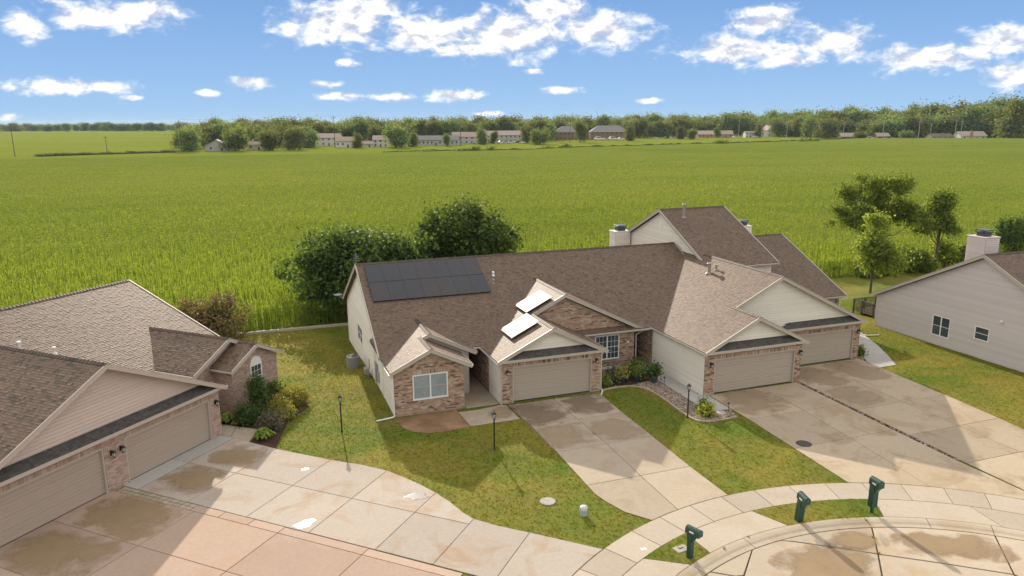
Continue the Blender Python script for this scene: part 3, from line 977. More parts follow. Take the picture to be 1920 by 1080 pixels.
def gable_y(h, xl, xr, xc, zE, k, y0, left, right, pal=PAL_ROOF, trim=TRIM, cap=None, guts=True, rk=(None, None), gl=None):
    """roof with its ridge along y; left/right: (y from, y to) of each slope; the gable faces -y at y0"""
    zp = zE + k * (xc - xl)
    nl = math.hypot(1, k)
    L1 = slope(h, (xl, left[1], zE), (0, -1, 0), (1, 0, k), left[1] - left[0], (xc - xl) * nl, pal)
    kr = (zp - zE) / (xr - xc)
    slope(h, (xr, right[0], zE), (0, 1, 0), (-1, 0, kr), right[1] - right[0], (xr - xc) * math.hypot(1, kr), pal)
    cap = cap or (y0, max(left[1], right[1]))
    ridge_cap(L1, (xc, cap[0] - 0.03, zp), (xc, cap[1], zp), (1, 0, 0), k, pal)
    a, b = rk
    rake(h, (xl - 0.03, y0, zE - 0.015) if a is None else (a, y0, zE + k * (a - xl)), (xc, y0, zp), (0, -1, 0), trim)
    rake(h, (xr + 0.03, y0, zE - 0.015) if b is None else (b, y0, zE + kr * (xr - b)), (xc, y0, zp), (0, -1, 0), trim)
    if guts:
        if a is None:
            gutter(h, (xl, left[1] if gl is None else gl, zE), (xl, y0 - 0.02, zE), (-1, 0, 0))
        if b is None:
            gutter(h, (xr, right[1], zE), (xr, y0 - 0.02, zE), (1, 0, 0))
    return zp


def gable_x(h, x0, x1, yf, yb, yr, zE, zr, pal=PAL_ROOF, trim=TRIM, ends=(True, True), gut=True, cap=None):
    """roof with its ridge along x"""
    kf, kb = (zr - zE) / (yr - yf), (zr - zE) / (yb - yr)
    F1 = slope(h, (x0, yf, zE), (1, 0, 0), (0, 1, kf), x1 - x0, (yr - yf) * math.hypot(1, kf), pal)
    slope(h, (x1, yb, zE), (-1, 0, 0), (0, -1, kb), x1 - x0, (yb - yr) * math.hypot(1, kb), pal)
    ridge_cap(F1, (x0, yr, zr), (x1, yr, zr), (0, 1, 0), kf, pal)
    for e, x, o_ in ((ends[0], x0, -1), (ends[1], x1, 1)):
        if e:
            rake(h, (x, yf - 0.03, zE - 0.015), (x, yr, zr), (o_, 0, 0), trim)
            rake(h, (x, yb + 0.03, zE - 0.015), (x, yr, zr), (o_, 0, 0), trim)
    if gut:
        gutter(h, (x0, yf, zE), (x1, yf, zE), (0, -1, 0))
        gutter(h, (x0, yb, zE), (x1, yb, zE), (0, 1, 0))
    return F1


def srange(poly, z):
    xs = []
    for i in range(len(poly)):
        (s0, z0), (s1, z1) = poly[i - 1], poly[i]
        if z0 != z1 and (z0 - z) * (z1 - z) <= 0:
            xs.append(s0 + (s1 - s0) * (z - z0) / (z1 - z0))
    return (min(xs), max(xs)) if len(xs) > 1 else None


def cut(a, b, za, zb, holes):
    out = [(a, b)]
    for (h0, h1, hz0, hz1) in holes:
        if hz1 <= za + 0.01 or hz0 >= zb - 0.01:
            continue
        nxt = []
        for (p, q) in out:
            if h1 <= p or h0 >= q:
                nxt.append((p, q))
                continue
            if h0 > p:
                nxt.append((p, h0))
            if h1 < q:
                nxt.append((h1, q))
        out = nxt
    return out


def clad_siding(parent, O, S_, N_, poly, holes=(), mat=SIDING, course=0.15):
    O, S_, N_ = Vector(O), Vector(S_), Vector(N_)
    zs = [p[1] for p in poly]
    mb = MB()
    P = lambda s, z, h: O + S_ * s + N_ * h + Z3 * z
    z = min(zs)
    while z < max(zs) - 0.02:
        zb = min(z + course, max(zs) - 0.002)
        ra, rb = srange(poly, z + 0.002), srange(poly, zb)
        if ra and rb:
            for (p, q) in cut(ra[0], ra[1], z, zb, holes):
                tp, tq = max(p, rb[0]), min(q, rb[1])
                if tq < tp:
                    tp = tq = (tp + tq) / 2
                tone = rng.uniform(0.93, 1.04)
                f_ = 0.84                                     # shade and edge dirt under the board above, painted into this top strip
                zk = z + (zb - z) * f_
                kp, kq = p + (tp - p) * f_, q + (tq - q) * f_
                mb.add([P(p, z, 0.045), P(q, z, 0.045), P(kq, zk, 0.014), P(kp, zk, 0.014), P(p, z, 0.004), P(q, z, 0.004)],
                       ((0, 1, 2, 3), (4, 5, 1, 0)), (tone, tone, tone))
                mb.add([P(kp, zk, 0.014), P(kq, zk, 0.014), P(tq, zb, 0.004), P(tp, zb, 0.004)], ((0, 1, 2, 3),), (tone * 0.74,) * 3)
        z += course
    return mb.build('siding', mat, parent)


def clad_brick(parent, O, S_, N_, poly, holes=(), pal=PAL_BR, soldiers=(), seed=1):
    O, S_, N_ = np.array(O, float), np.array(S_, float), np.array(N_, float)
    g = random.Random(seed)
    Zv = np.array((0, 0, 1.0))
    items = []
    hs = list(holes) + [(a, b, z, z + 0.205) for a, b, z in soldiers]
    zs = [p[1] for p in poly]
    z, r, ch = min(zs), 0, 0.0755
    while z < max(zs) - 0.03:
        rg = srange(poly, z + ch / 2)
        if rg:
            for (p, q) in cut(rg[0], rg[1], z, z + ch, hs):
                s = p - (0.105 if r % 2 else 0.0)
                while s < q - 0.02:
                    e = min(s + 0.212, q)
                    a = max(s, p)
                    if e - a > 0.02:
                        items.append((a, e - 0.009, z, z + ch - 0.010))
                    s += 0.212
        z += ch
        r += 1
    for a, b, z in soldiers:
        s = a
        while s < b - 0.03:
            items.append((s, min(s + 0.066, b), z, z + 0.195))
            s += 0.0755
    A = np.array(items)
    n = len(A)
    gg = np.random.default_rng(seed)
    h = 0.012 + gg.uniform(-0.002, 0.005, n)
    P = lambda s, zz, hh: O + s[:, None] * S_ + zz[:, None] * Zv + hh[:, None] * N_
    z0 = np.zeros(n)
    c4 = [(A[:, 0], A[:, 2]), (A[:, 1], A[:, 2]), (A[:, 1], A[:, 3]), (A[:, 0], A[:, 3])]
    F = [np.stack([P(s, zz, h) for s, zz in c4], 1)]
    for i in range(4):
        (s0, q0), (s1, q1) = c4[i], c4[(i + 1) % 4]
        F.append(np.stack([P(s0, q0, z0), P(s1, q1, z0), P(s1, q1, h), P(s0, q0, h)], 1))
    pl = np.array(pal)
    # bricks come in loose runs of one firing, as on the real walls
    idx = gg.integers(0, len(pl), n)
    run = np.clip(np.cumsum(gg.random(n) < 0.45), 0, None)
    ridx = gg.integers(0, len(pl), run.max() + 1)[run]
    idx = np.where(gg.random(n) < 0.55, ridx, idx)
    col = pl[idx] * gg.uniform(0.85, 1.15, (n, 1))
    o = quads_np('brickwork', np.concatenate(F), np.concatenate([col] * 5), BRICK, parent)
    return tag(o, kind='stuff')


def slabbox(O, S_, N_, s0, s1, z0, z1, h0, h1):
    O, S_, N_ = Vector(O), Vector(S_), Vector(N_)
    P = lambda s, z, h: O + S_ * s + N_ * h + Z3 * z
    v = [P(s, z, h) for h in (h0, h1) for z in (z0, z1) for s in (s0, s1)]
    return MB().add(v, ((0, 2, 3, 1), (4, 5, 7, 6), (0, 1, 5, 4), (2, 6, 7, 3), (0, 4, 6, 2), (1, 3, 7, 5)))


def add_slab(mb, *a):
    t = slabbox(*a)
    return mb.add(t.v, t.f)


def window(parent, O, S_, N_, s0, s1, z0, z1, sashes=2, glass=None, muntin=(0, 0), rail=True, fw=0.06):
    glass = glass or GLASS
    fr = MB()
    add_slab(fr, O, S_, N_, s0 - 0.01, s1 + 0.01, z1 - fw, z1 + 0.01, 0.0, 0.045)
    add_slab(fr, O, S_, N_, s0 - 0.03, s1 + 0.03, z0 - 0.02, z0 + fw, 0.0, 0.065)
    add_slab(fr, O, S_, N_, s0 - 0.01, s0 + fw, z0 + fw, z1 - fw, 0.0, 0.045)
    add_slab(fr, O, S_, N_, s1 - fw, s1 + 0.01, z0 + fw, z1 - fw, 0.0, 0.045)
    wd = (s1 - s0 - 2 * fw)
    for k in range(1, sashes):
        c = s0 + fw + wd * k / sashes
        add_slab(fr, O, S_, N_, c - 0.04, c + 0.04, z0 + fw, z1 - fw, 0.0, 0.042)
    win = fr.build('window', WHITE, parent)
    for k in range(sashes):
        a, b = s0 + fw + wd * k / sashes + (0.04 if k else 0), s0 + fw + wd * (k + 1) / sashes - (0.04 if k < sashes - 1 else 0)
        zm = (z0 + z1) / 2
        for (za, zb) in (((z0 + fw, zm - 0.015), (zm + 0.015, z1 - fw)) if rail else ((z0 + fw, z1 - fw),)):
            slabbox(O, S_, N_, a, b, za, zb, 0.003, 0.012).build('pane', glass, win)
        if rail:
            slabbox(O, S_, N_, a, b, zm - 0.015, zm + 0.015, 0.003, 0.03).build('meeting_rail', TRIM if glass is BLIND else WHITE, win)
        mc, mr = muntin
        m = MB()
        for i in range(1, mc):
            x = a + (b - a) * i / mc
            add_slab(m, O, S_, N_, x - 0.009, x + 0.009, z0 + fw, z1 - fw, 0.0125, 0.019)
        for j in range(1, mr):
            zz = z0 + fw + (z1 - z0 - 2 * fw) * j / mr
            if rail and abs(zz - zm) < 0.03:
                continue
            add_slab(m, O, S_, N_, a, b, zz - 0.009, zz + 0.009, 0.0195, 0.024)
        if m.f:
            m.build('muntins', WHITE, win)
    return win


def wall_lamp(parent, x, y, z):
    b = MB()
    b.box(x - 0.05, y - 0.03, z - 0.10, x + 0.05, y, z + 0.12)
    b.tube([(x, y - 0.02, z + 0.06), (x, y - 0.12, z + 0.14), (x, y - 0.17, z + 0.10)], 0.014)
    b.lathe([(0.02, z + 0.16), (0.05, z + 0.13), (0.10, z + 0.07), (0.095, z + 0.05)], 8, x, y - 0.17)
    b.lathe([(0.035, z - 0.17), (0.055, z - 0.14), (0.05, z - 0.12)], 8, x, y - 0.17)
    for k in range(4):
        t = math.pi / 4 + k * math.pi / 2
        b.tube([(x + 0.055 * math.cos(t), y - 0.17 + 0.055 * math.sin(t), z - 0.13), (x + 0.085 * math.cos(t), y - 0.17 + 0.085 * math.sin(t), z + 0.06)], 0.008, 4)
    o = b.build('wall_lamp', BLACK, parent)
    MB().lathe([(0.04, z - 0.12), (0.07, z + 0.05), (0.02, z + 0.055)], 8, x, y - 0.17).build('lamp_glass', LAMPG, o)


FLUE = paint('flue_metal_mat', (0.07, 0.075, 0.085), 0.4, 0.1, spec=0.5, metal=0.3)
LAMPG = glass_mat('lamp_glass_mat', (0.55, 0.52, 0.46), 0.2)


def garage_door(h, d0, d1, yw, mat, H_=2.13):
    rec = 0.13
    fr = MB()
    fr.box(d0 - 0.02, yw + 0.012, 0.0, d0 + 0.07, yw + rec + 0.05, H_)
    fr.box(d1 - 0.07, yw + 0.012, 0.0, d1 + 0.02, yw + rec + 0.05, H_)
    fr.box(d0 + 0.07, yw + 0.012, H_ - 0.08, d1 - 0.07, yw + rec + 0.05, H_ + 0.01)
    fr = fr.build('garage_door', TRIM, h)
    ph = (H_ - 0.08) / 4
    for r in range(4):
        z0, z1 = 0.03 + r * ph + 0.004, 0.03 + (r + 1) * ph - 0.004 - (0.03 if r == 3 else 0)
        b = MB()
        x0, x1, y = d0 + 0.072, d1 - 0.072, yw + rec
        dz = z1 - z0
        pr = [(y + 0.05, z0), (y + 0.012, z0), (y, z0 + 0.02), (y, z0 + dz * 0.30), (y + 0.02, z0 + dz * 0.335), (y + 0.004, z0 + dz * 0.37), (y + 0.004, z0 + dz * 0.63), (y + 0.02, z0 + dz * 0.665), (y, z0 + dz * 0.70), (y, z1 - 0.02), (y + 0.012, z1), (y + 0.05, z1)]
        b.extr(pr, 'x', x0, x1)
        b.build('door_panel', mat, fr)
    MB().box(d0 + 0.07, yw + rec - 0.02, 0.036, d1 - 0.07, yw + rec + 0.03, 0.06).build('door_seal', BLACK, fr)
    return fr


def garage_front(h, x0, x1, doors, yw, pal, mat, zt=2.56, lamps=(), seed=3, H_=2.13):
    """brick front with door openings: piers and header of real depth, doors set back"""
    xs = [x0] + [v for d in doors for v in d] + [x1]
    b = MB()
    holes = []
    for i in range(0, len(xs), 2):
        b.box(xs[i], yw, -0.3, xs[i + 1], yw + 0.28, zt)
    for (a, c) in doors:
        b.box(a, yw, H_ + 0.011, c, yw + 0.28, zt)
        holes.append((a, c, -1, H_ + 0.01))
    b.build('garage_wall', MORTAR, h)
    clad_brick(h, (0, yw, 0), (1, 0, 0), (0, -1, 0), [(x0, -0.02), (x1, -0.02), (x1, zt - 0.02), (x0, zt - 0.02)], holes, pal, [(a, c, H_ + 0.02) for a, c in doors], seed)
    for (a, c) in doors:
        garage_door(h, a, c, yw, mat, H_)
    for (x, z) in lamps:
        wall_lamp(h, x, yw - 0.012, z)


def pent(h, x0, x1, yf, yw, z0, z1, trim=TRIM, cut_=(0.75, 0.75)):
    """narrow shingled skirt roof over the garage doors, with its fascia and soffit"""
    vl = math.hypot(yw - yf, z1 - z0)
    d = deck(h, [(x0, yf, z0), (x1, yf, z0), (x1 - cut_[1], yw, z1), (x0 + cut_[0], yw, z1)], th=0.03, name='skirt_roof')
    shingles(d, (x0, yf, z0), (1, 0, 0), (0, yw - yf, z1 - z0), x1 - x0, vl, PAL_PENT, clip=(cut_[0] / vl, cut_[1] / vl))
    MB().box(x0 - 0.02, yf - 0.02, z0 - 0.16, x1 + 0.02, yf + 0.02, z0 - 0.005).build('fascia', trim, h)
    MB().box(x0, yf + 0.021, z0 - 0.15, x1, yw + 0.1, z0 - 0.12).build('soffit', trim, h)


def downspout(h, pts, mat=GUTTER, r=0.045):
    b = MB()
    for i in range(len(pts) - 1):
        a, c = Vector(pts[i]), Vector(pts[i + 1])
        b.tube([a, c], r, 4)
        b.lathe([(r * 0.9, c.z - 0.03), (r * 1.1, c.z), (r * 0.9, c.z + 0.03)], 6, c.x, c.y)
    return b.build('downspout', mat, h)


def chimney(h, x0, x1, y0, y1, zb, zt, mat, capw=0.55):
    c = MB().box(x0 + 0.02, y0 + 0.02, zb, x1 - 0.02, y1 - 0.02, zt).build('chimney', mat, h)
    for O, S_, N_, L_ in (((x0, y0 + 0.02, 0), (1, 0, 0), (0, -1, 0), x1 - x0), ((x0 + 0.02, y1, 0), (0, -1, 0), (-1, 0, 0), y1 - y0), ((x1 - 0.02, y0, 0), (0, 1, 0), (1, 0, 0), y1 - y0)):
        clad_siding(c, O, S_, N_, [(0, zb), (L_, zb), (L_, zt), (0, zt)], mat=mat)
    MB().box(x0 - 0.05, y0 - 0.05, zt, x1 + 0.05, y1 + 0.05, zt + 0.06, bev=0.01).build('chimney_cap', WHITE if mat is SIDING else mat, c)
    mx, my = (x0 + x1) / 2, (y0 + y1) / 2
    w_ = capw / 2
    b = MB().box(mx - w_ * 0.8, my - w_ * 0.8, zt + 0.06, mx + w_ * 0.8, my + w_ * 0.8, zt + 0.30)
    b.box(mx - w_, my - w_, zt + 0.30, mx + w_, my + w_, zt + 0.36, bev=0.01)
    for sx in (-1, 1):
        for sy in (-1, 1):
            b.box(mx + sx * w_ * 0.85 - 0.015, my + sy * w_ * 0.85 - 0.015, zt + 0.36, mx + sx * w_ * 0.85 + 0.015, my + sy * w_ * 0.85 + 0.015, zt + 0.46)
    b.box(mx - w_ * 1.05, my - w_ * 1.05, zt + 0.46, mx + w_ * 1.05, my + w_ * 1.05, zt + 0.52, bev=0.01)
    b.build('flue_terminal', FLUE, c)
    return c


def pipe_vent(h, x, y, z, hh=0.45, r=0.06, mat=LEAD, cap=True):
    b = MB()
    b.lathe([(r * 2.6, z - 0.05), (r * 1.5, z + 0.07), (r, z + 0.09), (r, z + hh)] + ([(r * 1.9, z + hh), (r * 1.9, z + hh + 0.05), (r * 1.4, z + hh + 0.09)] if cap else []), 10, x, y)
    return b.build('vent_pipe', mat, h)

# ================================================================== the long house in the middle
PAVED += [ML([(-6.7, 3), (-6.7, 18.5), (28.3, 20.4), (28.3, 5.6), (24.1, 5.6), (24.1, -0.7), (17.4, -0.7), (17.4, -3), (10.55, -3), (10.55, 3)]),
          ML([(-6.7, 0.1), (-2.7, 0.1), (-2.7, 5), (-6.7, 5)]), ML([(-0.75, -0.15), (5.5, -0.15), (5.5, 3.2), (9.5, 3.2), (9.5, 6), (-0.75, 6)])]
H = thing('house', 'long single-storey house with brown shingles, brick fronts, cream siding and solar panels', 'house', FM.copy())
body = lambda mb, mat: mb.build('wall', mat, H)
# main range
for xa, xb, yf_ in ((-6.6, -1.86, 3.2), (-1.86, -0.67, 6.7), (-0.67, 9.44, 3.25), (9.44, 10.61, 6.7), (10.61, 16.9, 3.2)):
    body(MB().extr([(yf_, -1.3), (18.3, -1.3), (18.3, 2.56), (10.6, 6.33), (yf_, 2.62 + (yf_ - 3.2) * 0.5)], 'x', xa, xb), SIDING)
MB().box(-1.85, 2.9, 2.5, -0.68, 6.7, 2.55).build('porch_ceiling', TRIM, H)
MB().box(9.46, 2.9, 2.5, 10.59, 6.7, 2.55).build('porch_ceiling', TRIM, H)
roofM = gable_x(H, -6.9, 16.75, 2.8, 18.4, 10.6, 2.6, 6.5)
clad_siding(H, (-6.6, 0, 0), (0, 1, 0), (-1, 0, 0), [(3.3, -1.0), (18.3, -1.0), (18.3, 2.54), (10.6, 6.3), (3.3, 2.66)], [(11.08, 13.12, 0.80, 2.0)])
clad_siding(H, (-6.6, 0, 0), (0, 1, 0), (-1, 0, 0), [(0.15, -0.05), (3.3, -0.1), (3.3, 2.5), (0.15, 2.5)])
window(H, (-6.6, 0, 0), (0, 1, 0), (-1, 0, 0), 11.10, 13.10, 0.82, 1.98, 2, GLASS)
MB().box(-6.66, 3.26, -0.1, -6.6, 3.34, 2.55).build('corner_trim', SIDING, H)
# front left room with its two stepped gables
body(MB().extr([(-6.6, -0.6), (-2.75, -0.6), (-2.75, 2.52), (-4.62, 3.48), (-6.6, 2.52)], 'y', 0.15, 2.6), MORTAR)
body(MB().extr([(-6.58, -0.6), (-1.85, -0.6), (-1.85, 2.55), (-4.18, 3.72), (-6.58, 2.55)], 'y', 2.25, 6.6), MORTAR)
clad_brick(H, (0, 0.15, 0), (1, 0, 0), (0, -1, 0), [(-6.6, -0.05), (-2.75, -0.05), (-2.75, 2.5), (-4.62, 3.44), (-6.6, 2.5)], [(-5.62, -3.66, 0.80, 2.26)], PAL_BR, [(-5.62, -3.66, 2.27)], 21)
clad_brick(H, (-2.75, 0, 0), (0, 1, 0), (1, 0, 0), [(0.15, -0.05), (2.2, -0.05), (2.2, 2.48), (0.15, 2.48)], (), PAL_BR, (), 22)
window(H, (0, 0.15, 0), (1, 0, 0), (0, -1, 0), -5.60, -3.68, 0.84, 2.24, 2, BLIND)
gable_y(H, -6.85, -2.40, -4.62, 2.60, 0.487, -0.15, (-0.15, 2.0), (-0.15, 2.3), cap=(-0.15, 2.3))
gable_y(H, -6.85, -1.50, -4.18, 2.60, 0.487, 2.0, (2.0, 6.4), (2.0, 6.4), cap=(2.0, 5.5), rk=(-4.75, None))
clad_siding(H, (0, 2.25, 0), (1, 0, 0), (0, -1, 0), [(-2.7, -0.05), (-1.85, -0.05), (-1.85, 2.5), (-4.18, 3.66), (-4.5, 3.4)], mat=TRIM)
downspout(H, [(-6.72, -0.02, 2.44), (-6.68, 0.08, 2.2), (-6.66, 0.08, 0.12), (-6.75, 0.05, 0.06), (-7.62, -0.12, 0.05)], WHITE)
# porch between the room and the garage
clad_brick(H, (-1.85, 0, 0), (0, 1, 0), (1, 0, 0), [(2.25, -0.05), (6.4, -0.05), (6.4, 2.5), (2.25, 2.5)], (), PAL_BR, (), 31)
body(MB().box(-1.84, 6.4, -0.3, -0.7, 6.7, 2.6), MORTAR)
MB().box(-1.74, 6.36, 0.03, -0.81, 6.4, 2.13, bev=0.01).build('front_door', BLACK, H)
# left garage
body(MB().extr([(-0.68, -0.6), (5.47, -0.6), (5.47, 2.5), (2.37, 3.98), (-0.68, 2.5)], 'y', 0.24, 6.6), SIDING)
body(MB().extr([(-0.68, 2.55), (5.47, 2.55), (2.37, 4.02)], 'y', -0.06, 0.239), SIDING)
garage_front(H, -0.68, 5.47, [(0.0, 4.88)], -0.1, PAL_BR, DOORM, lamps=((-0.33, 1.86), (5.13, 1.93)), seed=41)
clad_siding(H, (0, -0.06, 0), (1, 0, 0), (0, -1, 0), [(-0.3, 2.7), (5.1, 2.7), (2.37, 4.0)])
pent(H, -0.72, 5.5, -0.40, -0.07, 2.62, 2.96)
gable_y(H, -0.95, 5.70, 2.37, 2.57, 0.49, -0.38, (-0.38, 2.9), (-0.38, 3.2), cap=(-0.38, 3.15))
clad_siding(H, (-0.68, 0, 0), (0, 1, 0), (-1, 0, 0), [(-0.1, -0.05), (2.0, -0.05), (2.0, 2.48), (-0.1, 2.48)])
clad_brick(H, (-0.68, 0, 0), (0, 1, 0), (-1, 0, 0), [(2.05, -0.05), (6.4, -0.05), (6.4, 2.48), (2.05, 2.48)], (), PAL_BR, (), 42)
MB().box(-0.735, -0.125, -0.05, -0.64, -0.085, 2.5).build('corner_trim', TRIM, H)
downspout(H, [(5.75, 0.1, 2.42), (5.56, 0.05, 2.2), (5.56, 0.05, 0.14), (5.5, -0.3, 0.06), (5.2, -0.75, 0.06)], WHITE)
# big brick gable behind it
body(MB().extr([(5.2, -0.6), (9.45, -0.6), (9.45, 2.5), (4.5, 4.98), (-0.4, 2.6), (5.2, 2.4)], 'y', 3.2, 7.5), MORTAR)
clad_brick(H, (0, 3.2, 0), (1, 0, 0), (0, -1, 0), [(5.3, -0.05), (9.45, -0.05), (9.45, 2.5), (4.5, 4.92), (0.6, 3.05)], [(6.66, 8.39, 0.66, 2.3)], PAL_BR, [(6.66, 8.39, 2.31)], 51)
window(H, (0, 3.2, 0), (1, 0, 0), (0, -1, 0), 6.68, 8.37, 0.70, 2.28, 2, GLASS, (3, 4))
MB().box(8.95, 3.12, 1.62, 9.05, 3.19, 1.72, bev=0.01).build('wall_vent', WHITE, H)
gable_y(H, -0.95, 9.95, 4.5, 2.57, 0.49, 2.9, (2.9, 8.9), (2.9, 8.9), cap=(2.9, 8.2), rk=(2.2, None))
clad_brick(H, (9.45, 0, 0), (0, 1, 0), (1, 0, 0), [(3.2, -0.05), (6.4, -0.05), (6.4, 2.48), (3.2, 2.48)], (), PAL_BR, (), 52)
downspout(H, [(10.0, 2.95, 2.42), (9.55, 3.1, 2.15), (9.55, 3.1, 0.1)], TRIM)
body(MB().box(9.46, 6.4, -0.3, 10.59, 6.7, 2.6), MORTAR)
MB().box(9.56, 6.36, 0.03, 10.49, 6.4, 2.13, bev=0.01).build('front_door', BLACK, H)
# the pair of right garages under one wide gable
body(MB().extr([(10.6, -0.6), (17.35, -0.6), (17.35, 2.58), (13.97, 4.24), (10.6, 2.58)], 'y', -2.61, 0.5), SIDING)
body(MB().extr([(10.6, 2.62), (17.35, 2.62), (13.97, 4.28)], 'y', -2.91, -2.611), SIDING)
garage_front(H, 10.6, 17.35, [(11.25, 16.93)], -2.95, PAL_BR, DOORM, 2.62, lamps=((10.98, 1.86), (17.2, 1.92)), seed=61)
clad_siding(H, (0, -2.91, 0), (1, 0, 0), (0, -1, 0), [(10.95, 2.78), (17.0, 2.78), (13.97, 4.26)])
pent(H, 10.55, 17.4, -3.27, -2.92, 2.70, 3.05)
gable_y(H, 10.42, 17.52, 13.97, 2.66, 0.5, -3.25, (-3.25, -0.95), (-3.25, -0.6), cap=(-3.25, -0.65))
clad_siding(H, (10.6, 0, 0), (0, 1, 0), (-1, 0, 0), [(-2.95, -0.05), (2.8, -0.05), (2.8, 2.56), (-2.95, 2.56)])
clad_brick(H, (10.6, 0, 0), (0, 1, 0), (-1, 0, 0), [(2.82, -0.05), (6.4, -0.05), (6.4, 2.56), (2.82, 2.56)], (), PAL_BR, (), 62)
body(MB().extr([(10.6, -0.6), (24.05, -0.6), (24.05, 2.58), (17.3, 5.9), (10.6, 2.58)], 'y', -0.31, 9.0), SIDING)
body(MB().extr([(10.7, 2.62), (24.05, 2.62), (17.3, 5.94)], 'y', -0.61, -0.311), SIDING)
garage_front(H, 17.4, 24.06, [(18.35, 23.6)], -0.65, PAL_BR, DOORM, 2.62, lamps=((23.84, 1.92),), seed=71)
clad_siding(H, (0, -0.61, 0), (1, 0, 0), (0, -1, 0), [(11.2, 2.85), (23.6, 2.85), (17.3, 5.92)])
pent(H, 17.45, 24.1, -0.97, -0.62, 2.70, 3.05)
gable_y(H, 10.42, 24.18, 17.3, 2.66, 0.5, -0.95, (-0.95, 9.8), (-0.95, 9.8), cap=(-0.95, 7.5), rk=(13.8, None))
gutter(H, (10.42, 3.0, 2.66), (10.42, -0.95, 2.66), (-1, 0, 0))
gutter(H, (-0.95, 3.0, 2.57), (-0.95, 2.9, 2.57), (-1, 0, 0))
clad_siding(H, (24.05, 0, 0), (0, 1, 0), (1, 0, 0), [(-0.6, -0.05), (5.7, -0.05), (5.7, 2.56), (-0.6, 2.56)])
# upper storey and right wing behind
body(MB().extr([(6.4, 2.0), (19.4, 2.0), (19.4, 5.4), (12.9, 8.56), (6.4, 5.4)], 'x', 17.0, 22.35), SIDING)
gable_x(H, 16.72, 22.65, 6.0, 19.8, 12.9, 5.4, 8.74)
clad_siding(H, (17.0, 0, 0), (0, 1, 0), (-1, 0, 0), [(6.4, 4.5), (19.4, 4.5), (19.4, 5.38), (12.9, 8.54), (6.4, 5.38)])
clad_siding(H, (0, 6.4, 0), (1, 0, 0), (0, -1, 0), [(17.0, 3.0), (22.35, 3.0), (22.35, 5.35), (17.0, 5.35)])
MB().box(16.94, 12.7, 7.2, 16.97, 13.05, 7.65).build('gable_vent', WHITE, H)
body(MB().extr([(5.7, -1.3), (20.3, -1.3), (20.3, 2.56), (12.9, 6.02), (5.7, 2.56)], 'x', 16.95, 28.2), SIDING)
gable_x(H, 22.0, 28.5, 5.3, 20.5, 12.9, 2.62, 6.18, ends=(False, True))
clad_brick(H, (0, 5.7, 0), (1, 0, 0), (0, -1, 0), [(24.1, -0.4), (28.2, -0.4), (28.2, 2.5), (24.1, 2.5)], (), PAL_BR, (), 81)
clad_siding(H, (28.2, 0, 0), (0, 1, 0), (1, 0, 0), [(5.7, -0.8), (20.3, -0.8), (20.3, 2.5), (12.9, 6.0), (5.7, 2.5)])
downspout(H, [(28.5, 5.2, 2.45), (28.25, 5.6, 2.2), (28.25, 5.6, 0.1), (28.6, 3.2, 0.06), (29.6, 3.0, 0.05)], WHITE)
chimney(H, 15.45, 16.85, 17.5, 18.5, 2.0, 6.40, SIDING, 0.8)
chimney(H, 26.2, 27.4, 15.4, 16.4, 3.0, 6.55, SIDING, 0.7)
pipe_vent(roofM, 1.80, 8.62, 5.51, 0.16, 0.05, WHITE)
pipe_vent(roofM, 1.55, 7.85, 5.12, 0.22, 0.045, LEAD)
pipe_vent(H, 15.85, 4.65, 5.37, 0.62, 0.10)
pipe_vent(H, 16.25, 4.45, 5.57, 0.30, 0.06)
pipe_vent(H, 18.25, 11.77, 8.19, 0.95, 0.09)
# meters and fittings on the left wall
b = MB().box(-6.78, 4.95, 0.35, -6.62, 5.30, 1.45, bev=0.015)
b.build('electric_panel', GREYM, H)
for k, yy in enumerate((5.55, 5.55, 5.55)):
    MB().box(-6.74, 5.42, 0.35 + k * 0.4, -6.62, 5.68, 0.66 + k * 0.4, bev=0.01).build('meter_box', GREYM, H)
MB().box(-6.72, 4.55, 0.45, -6.62, 4.85, 1.15, bev=0.01).build('utility_box', TRIM, H)
MB().box(-6.68, 8.3, 0.15, -6.62, 8.45, 0.75, bev=0.01).build('disconnect_box', GREYM, H)
MB().tube([(-6.66, 5.9, -0.2), (-6.66, 5.9, 3.6)], 0.03).build('conduit', SIDING, H)
b = MB().tube([(-6.95, 7.0, -0.2), (-6.95, 7.0, 0.45), (-6.95, 7.8, 0.45), (-6.95, 7.8, -0.2)], 0.03)
b.box(-7.12, 7.1, 0.15, -6.85, 7.45, 0.55, bev=0.03)
b.box(-7.1, 7.5, 0.1, -6.88, 7.78, 0.48, bev=0.03)
b.build('gas_meter', GREYM, H)
b = MB().lathe([(0.03, 2.55), (0.32, 2.66), (0.34, 2.68), (0.03, 2.62)], 14, -7.2, 19.0)
b.tube([(-6.85, 18.4, 2.45), (-7.1, 18.9, 2.55)], 0.025)
b.build('satellite_dish', GREYM, H)
b = MB().tube([(-6.85, 10.55, 6.4), (-6.85, 10.55, 7.2)], 0.015, 5)
for k in range(4):
    b.tube([(-7.1 + 0.03 * k, 10.55, 6.75 + 0.12 * k), (-6.6 - 0.03 * k, 10.55, 6.75 + 0.12 * k)], 0.008, 4)
b.build('antenna', GREYM, H)

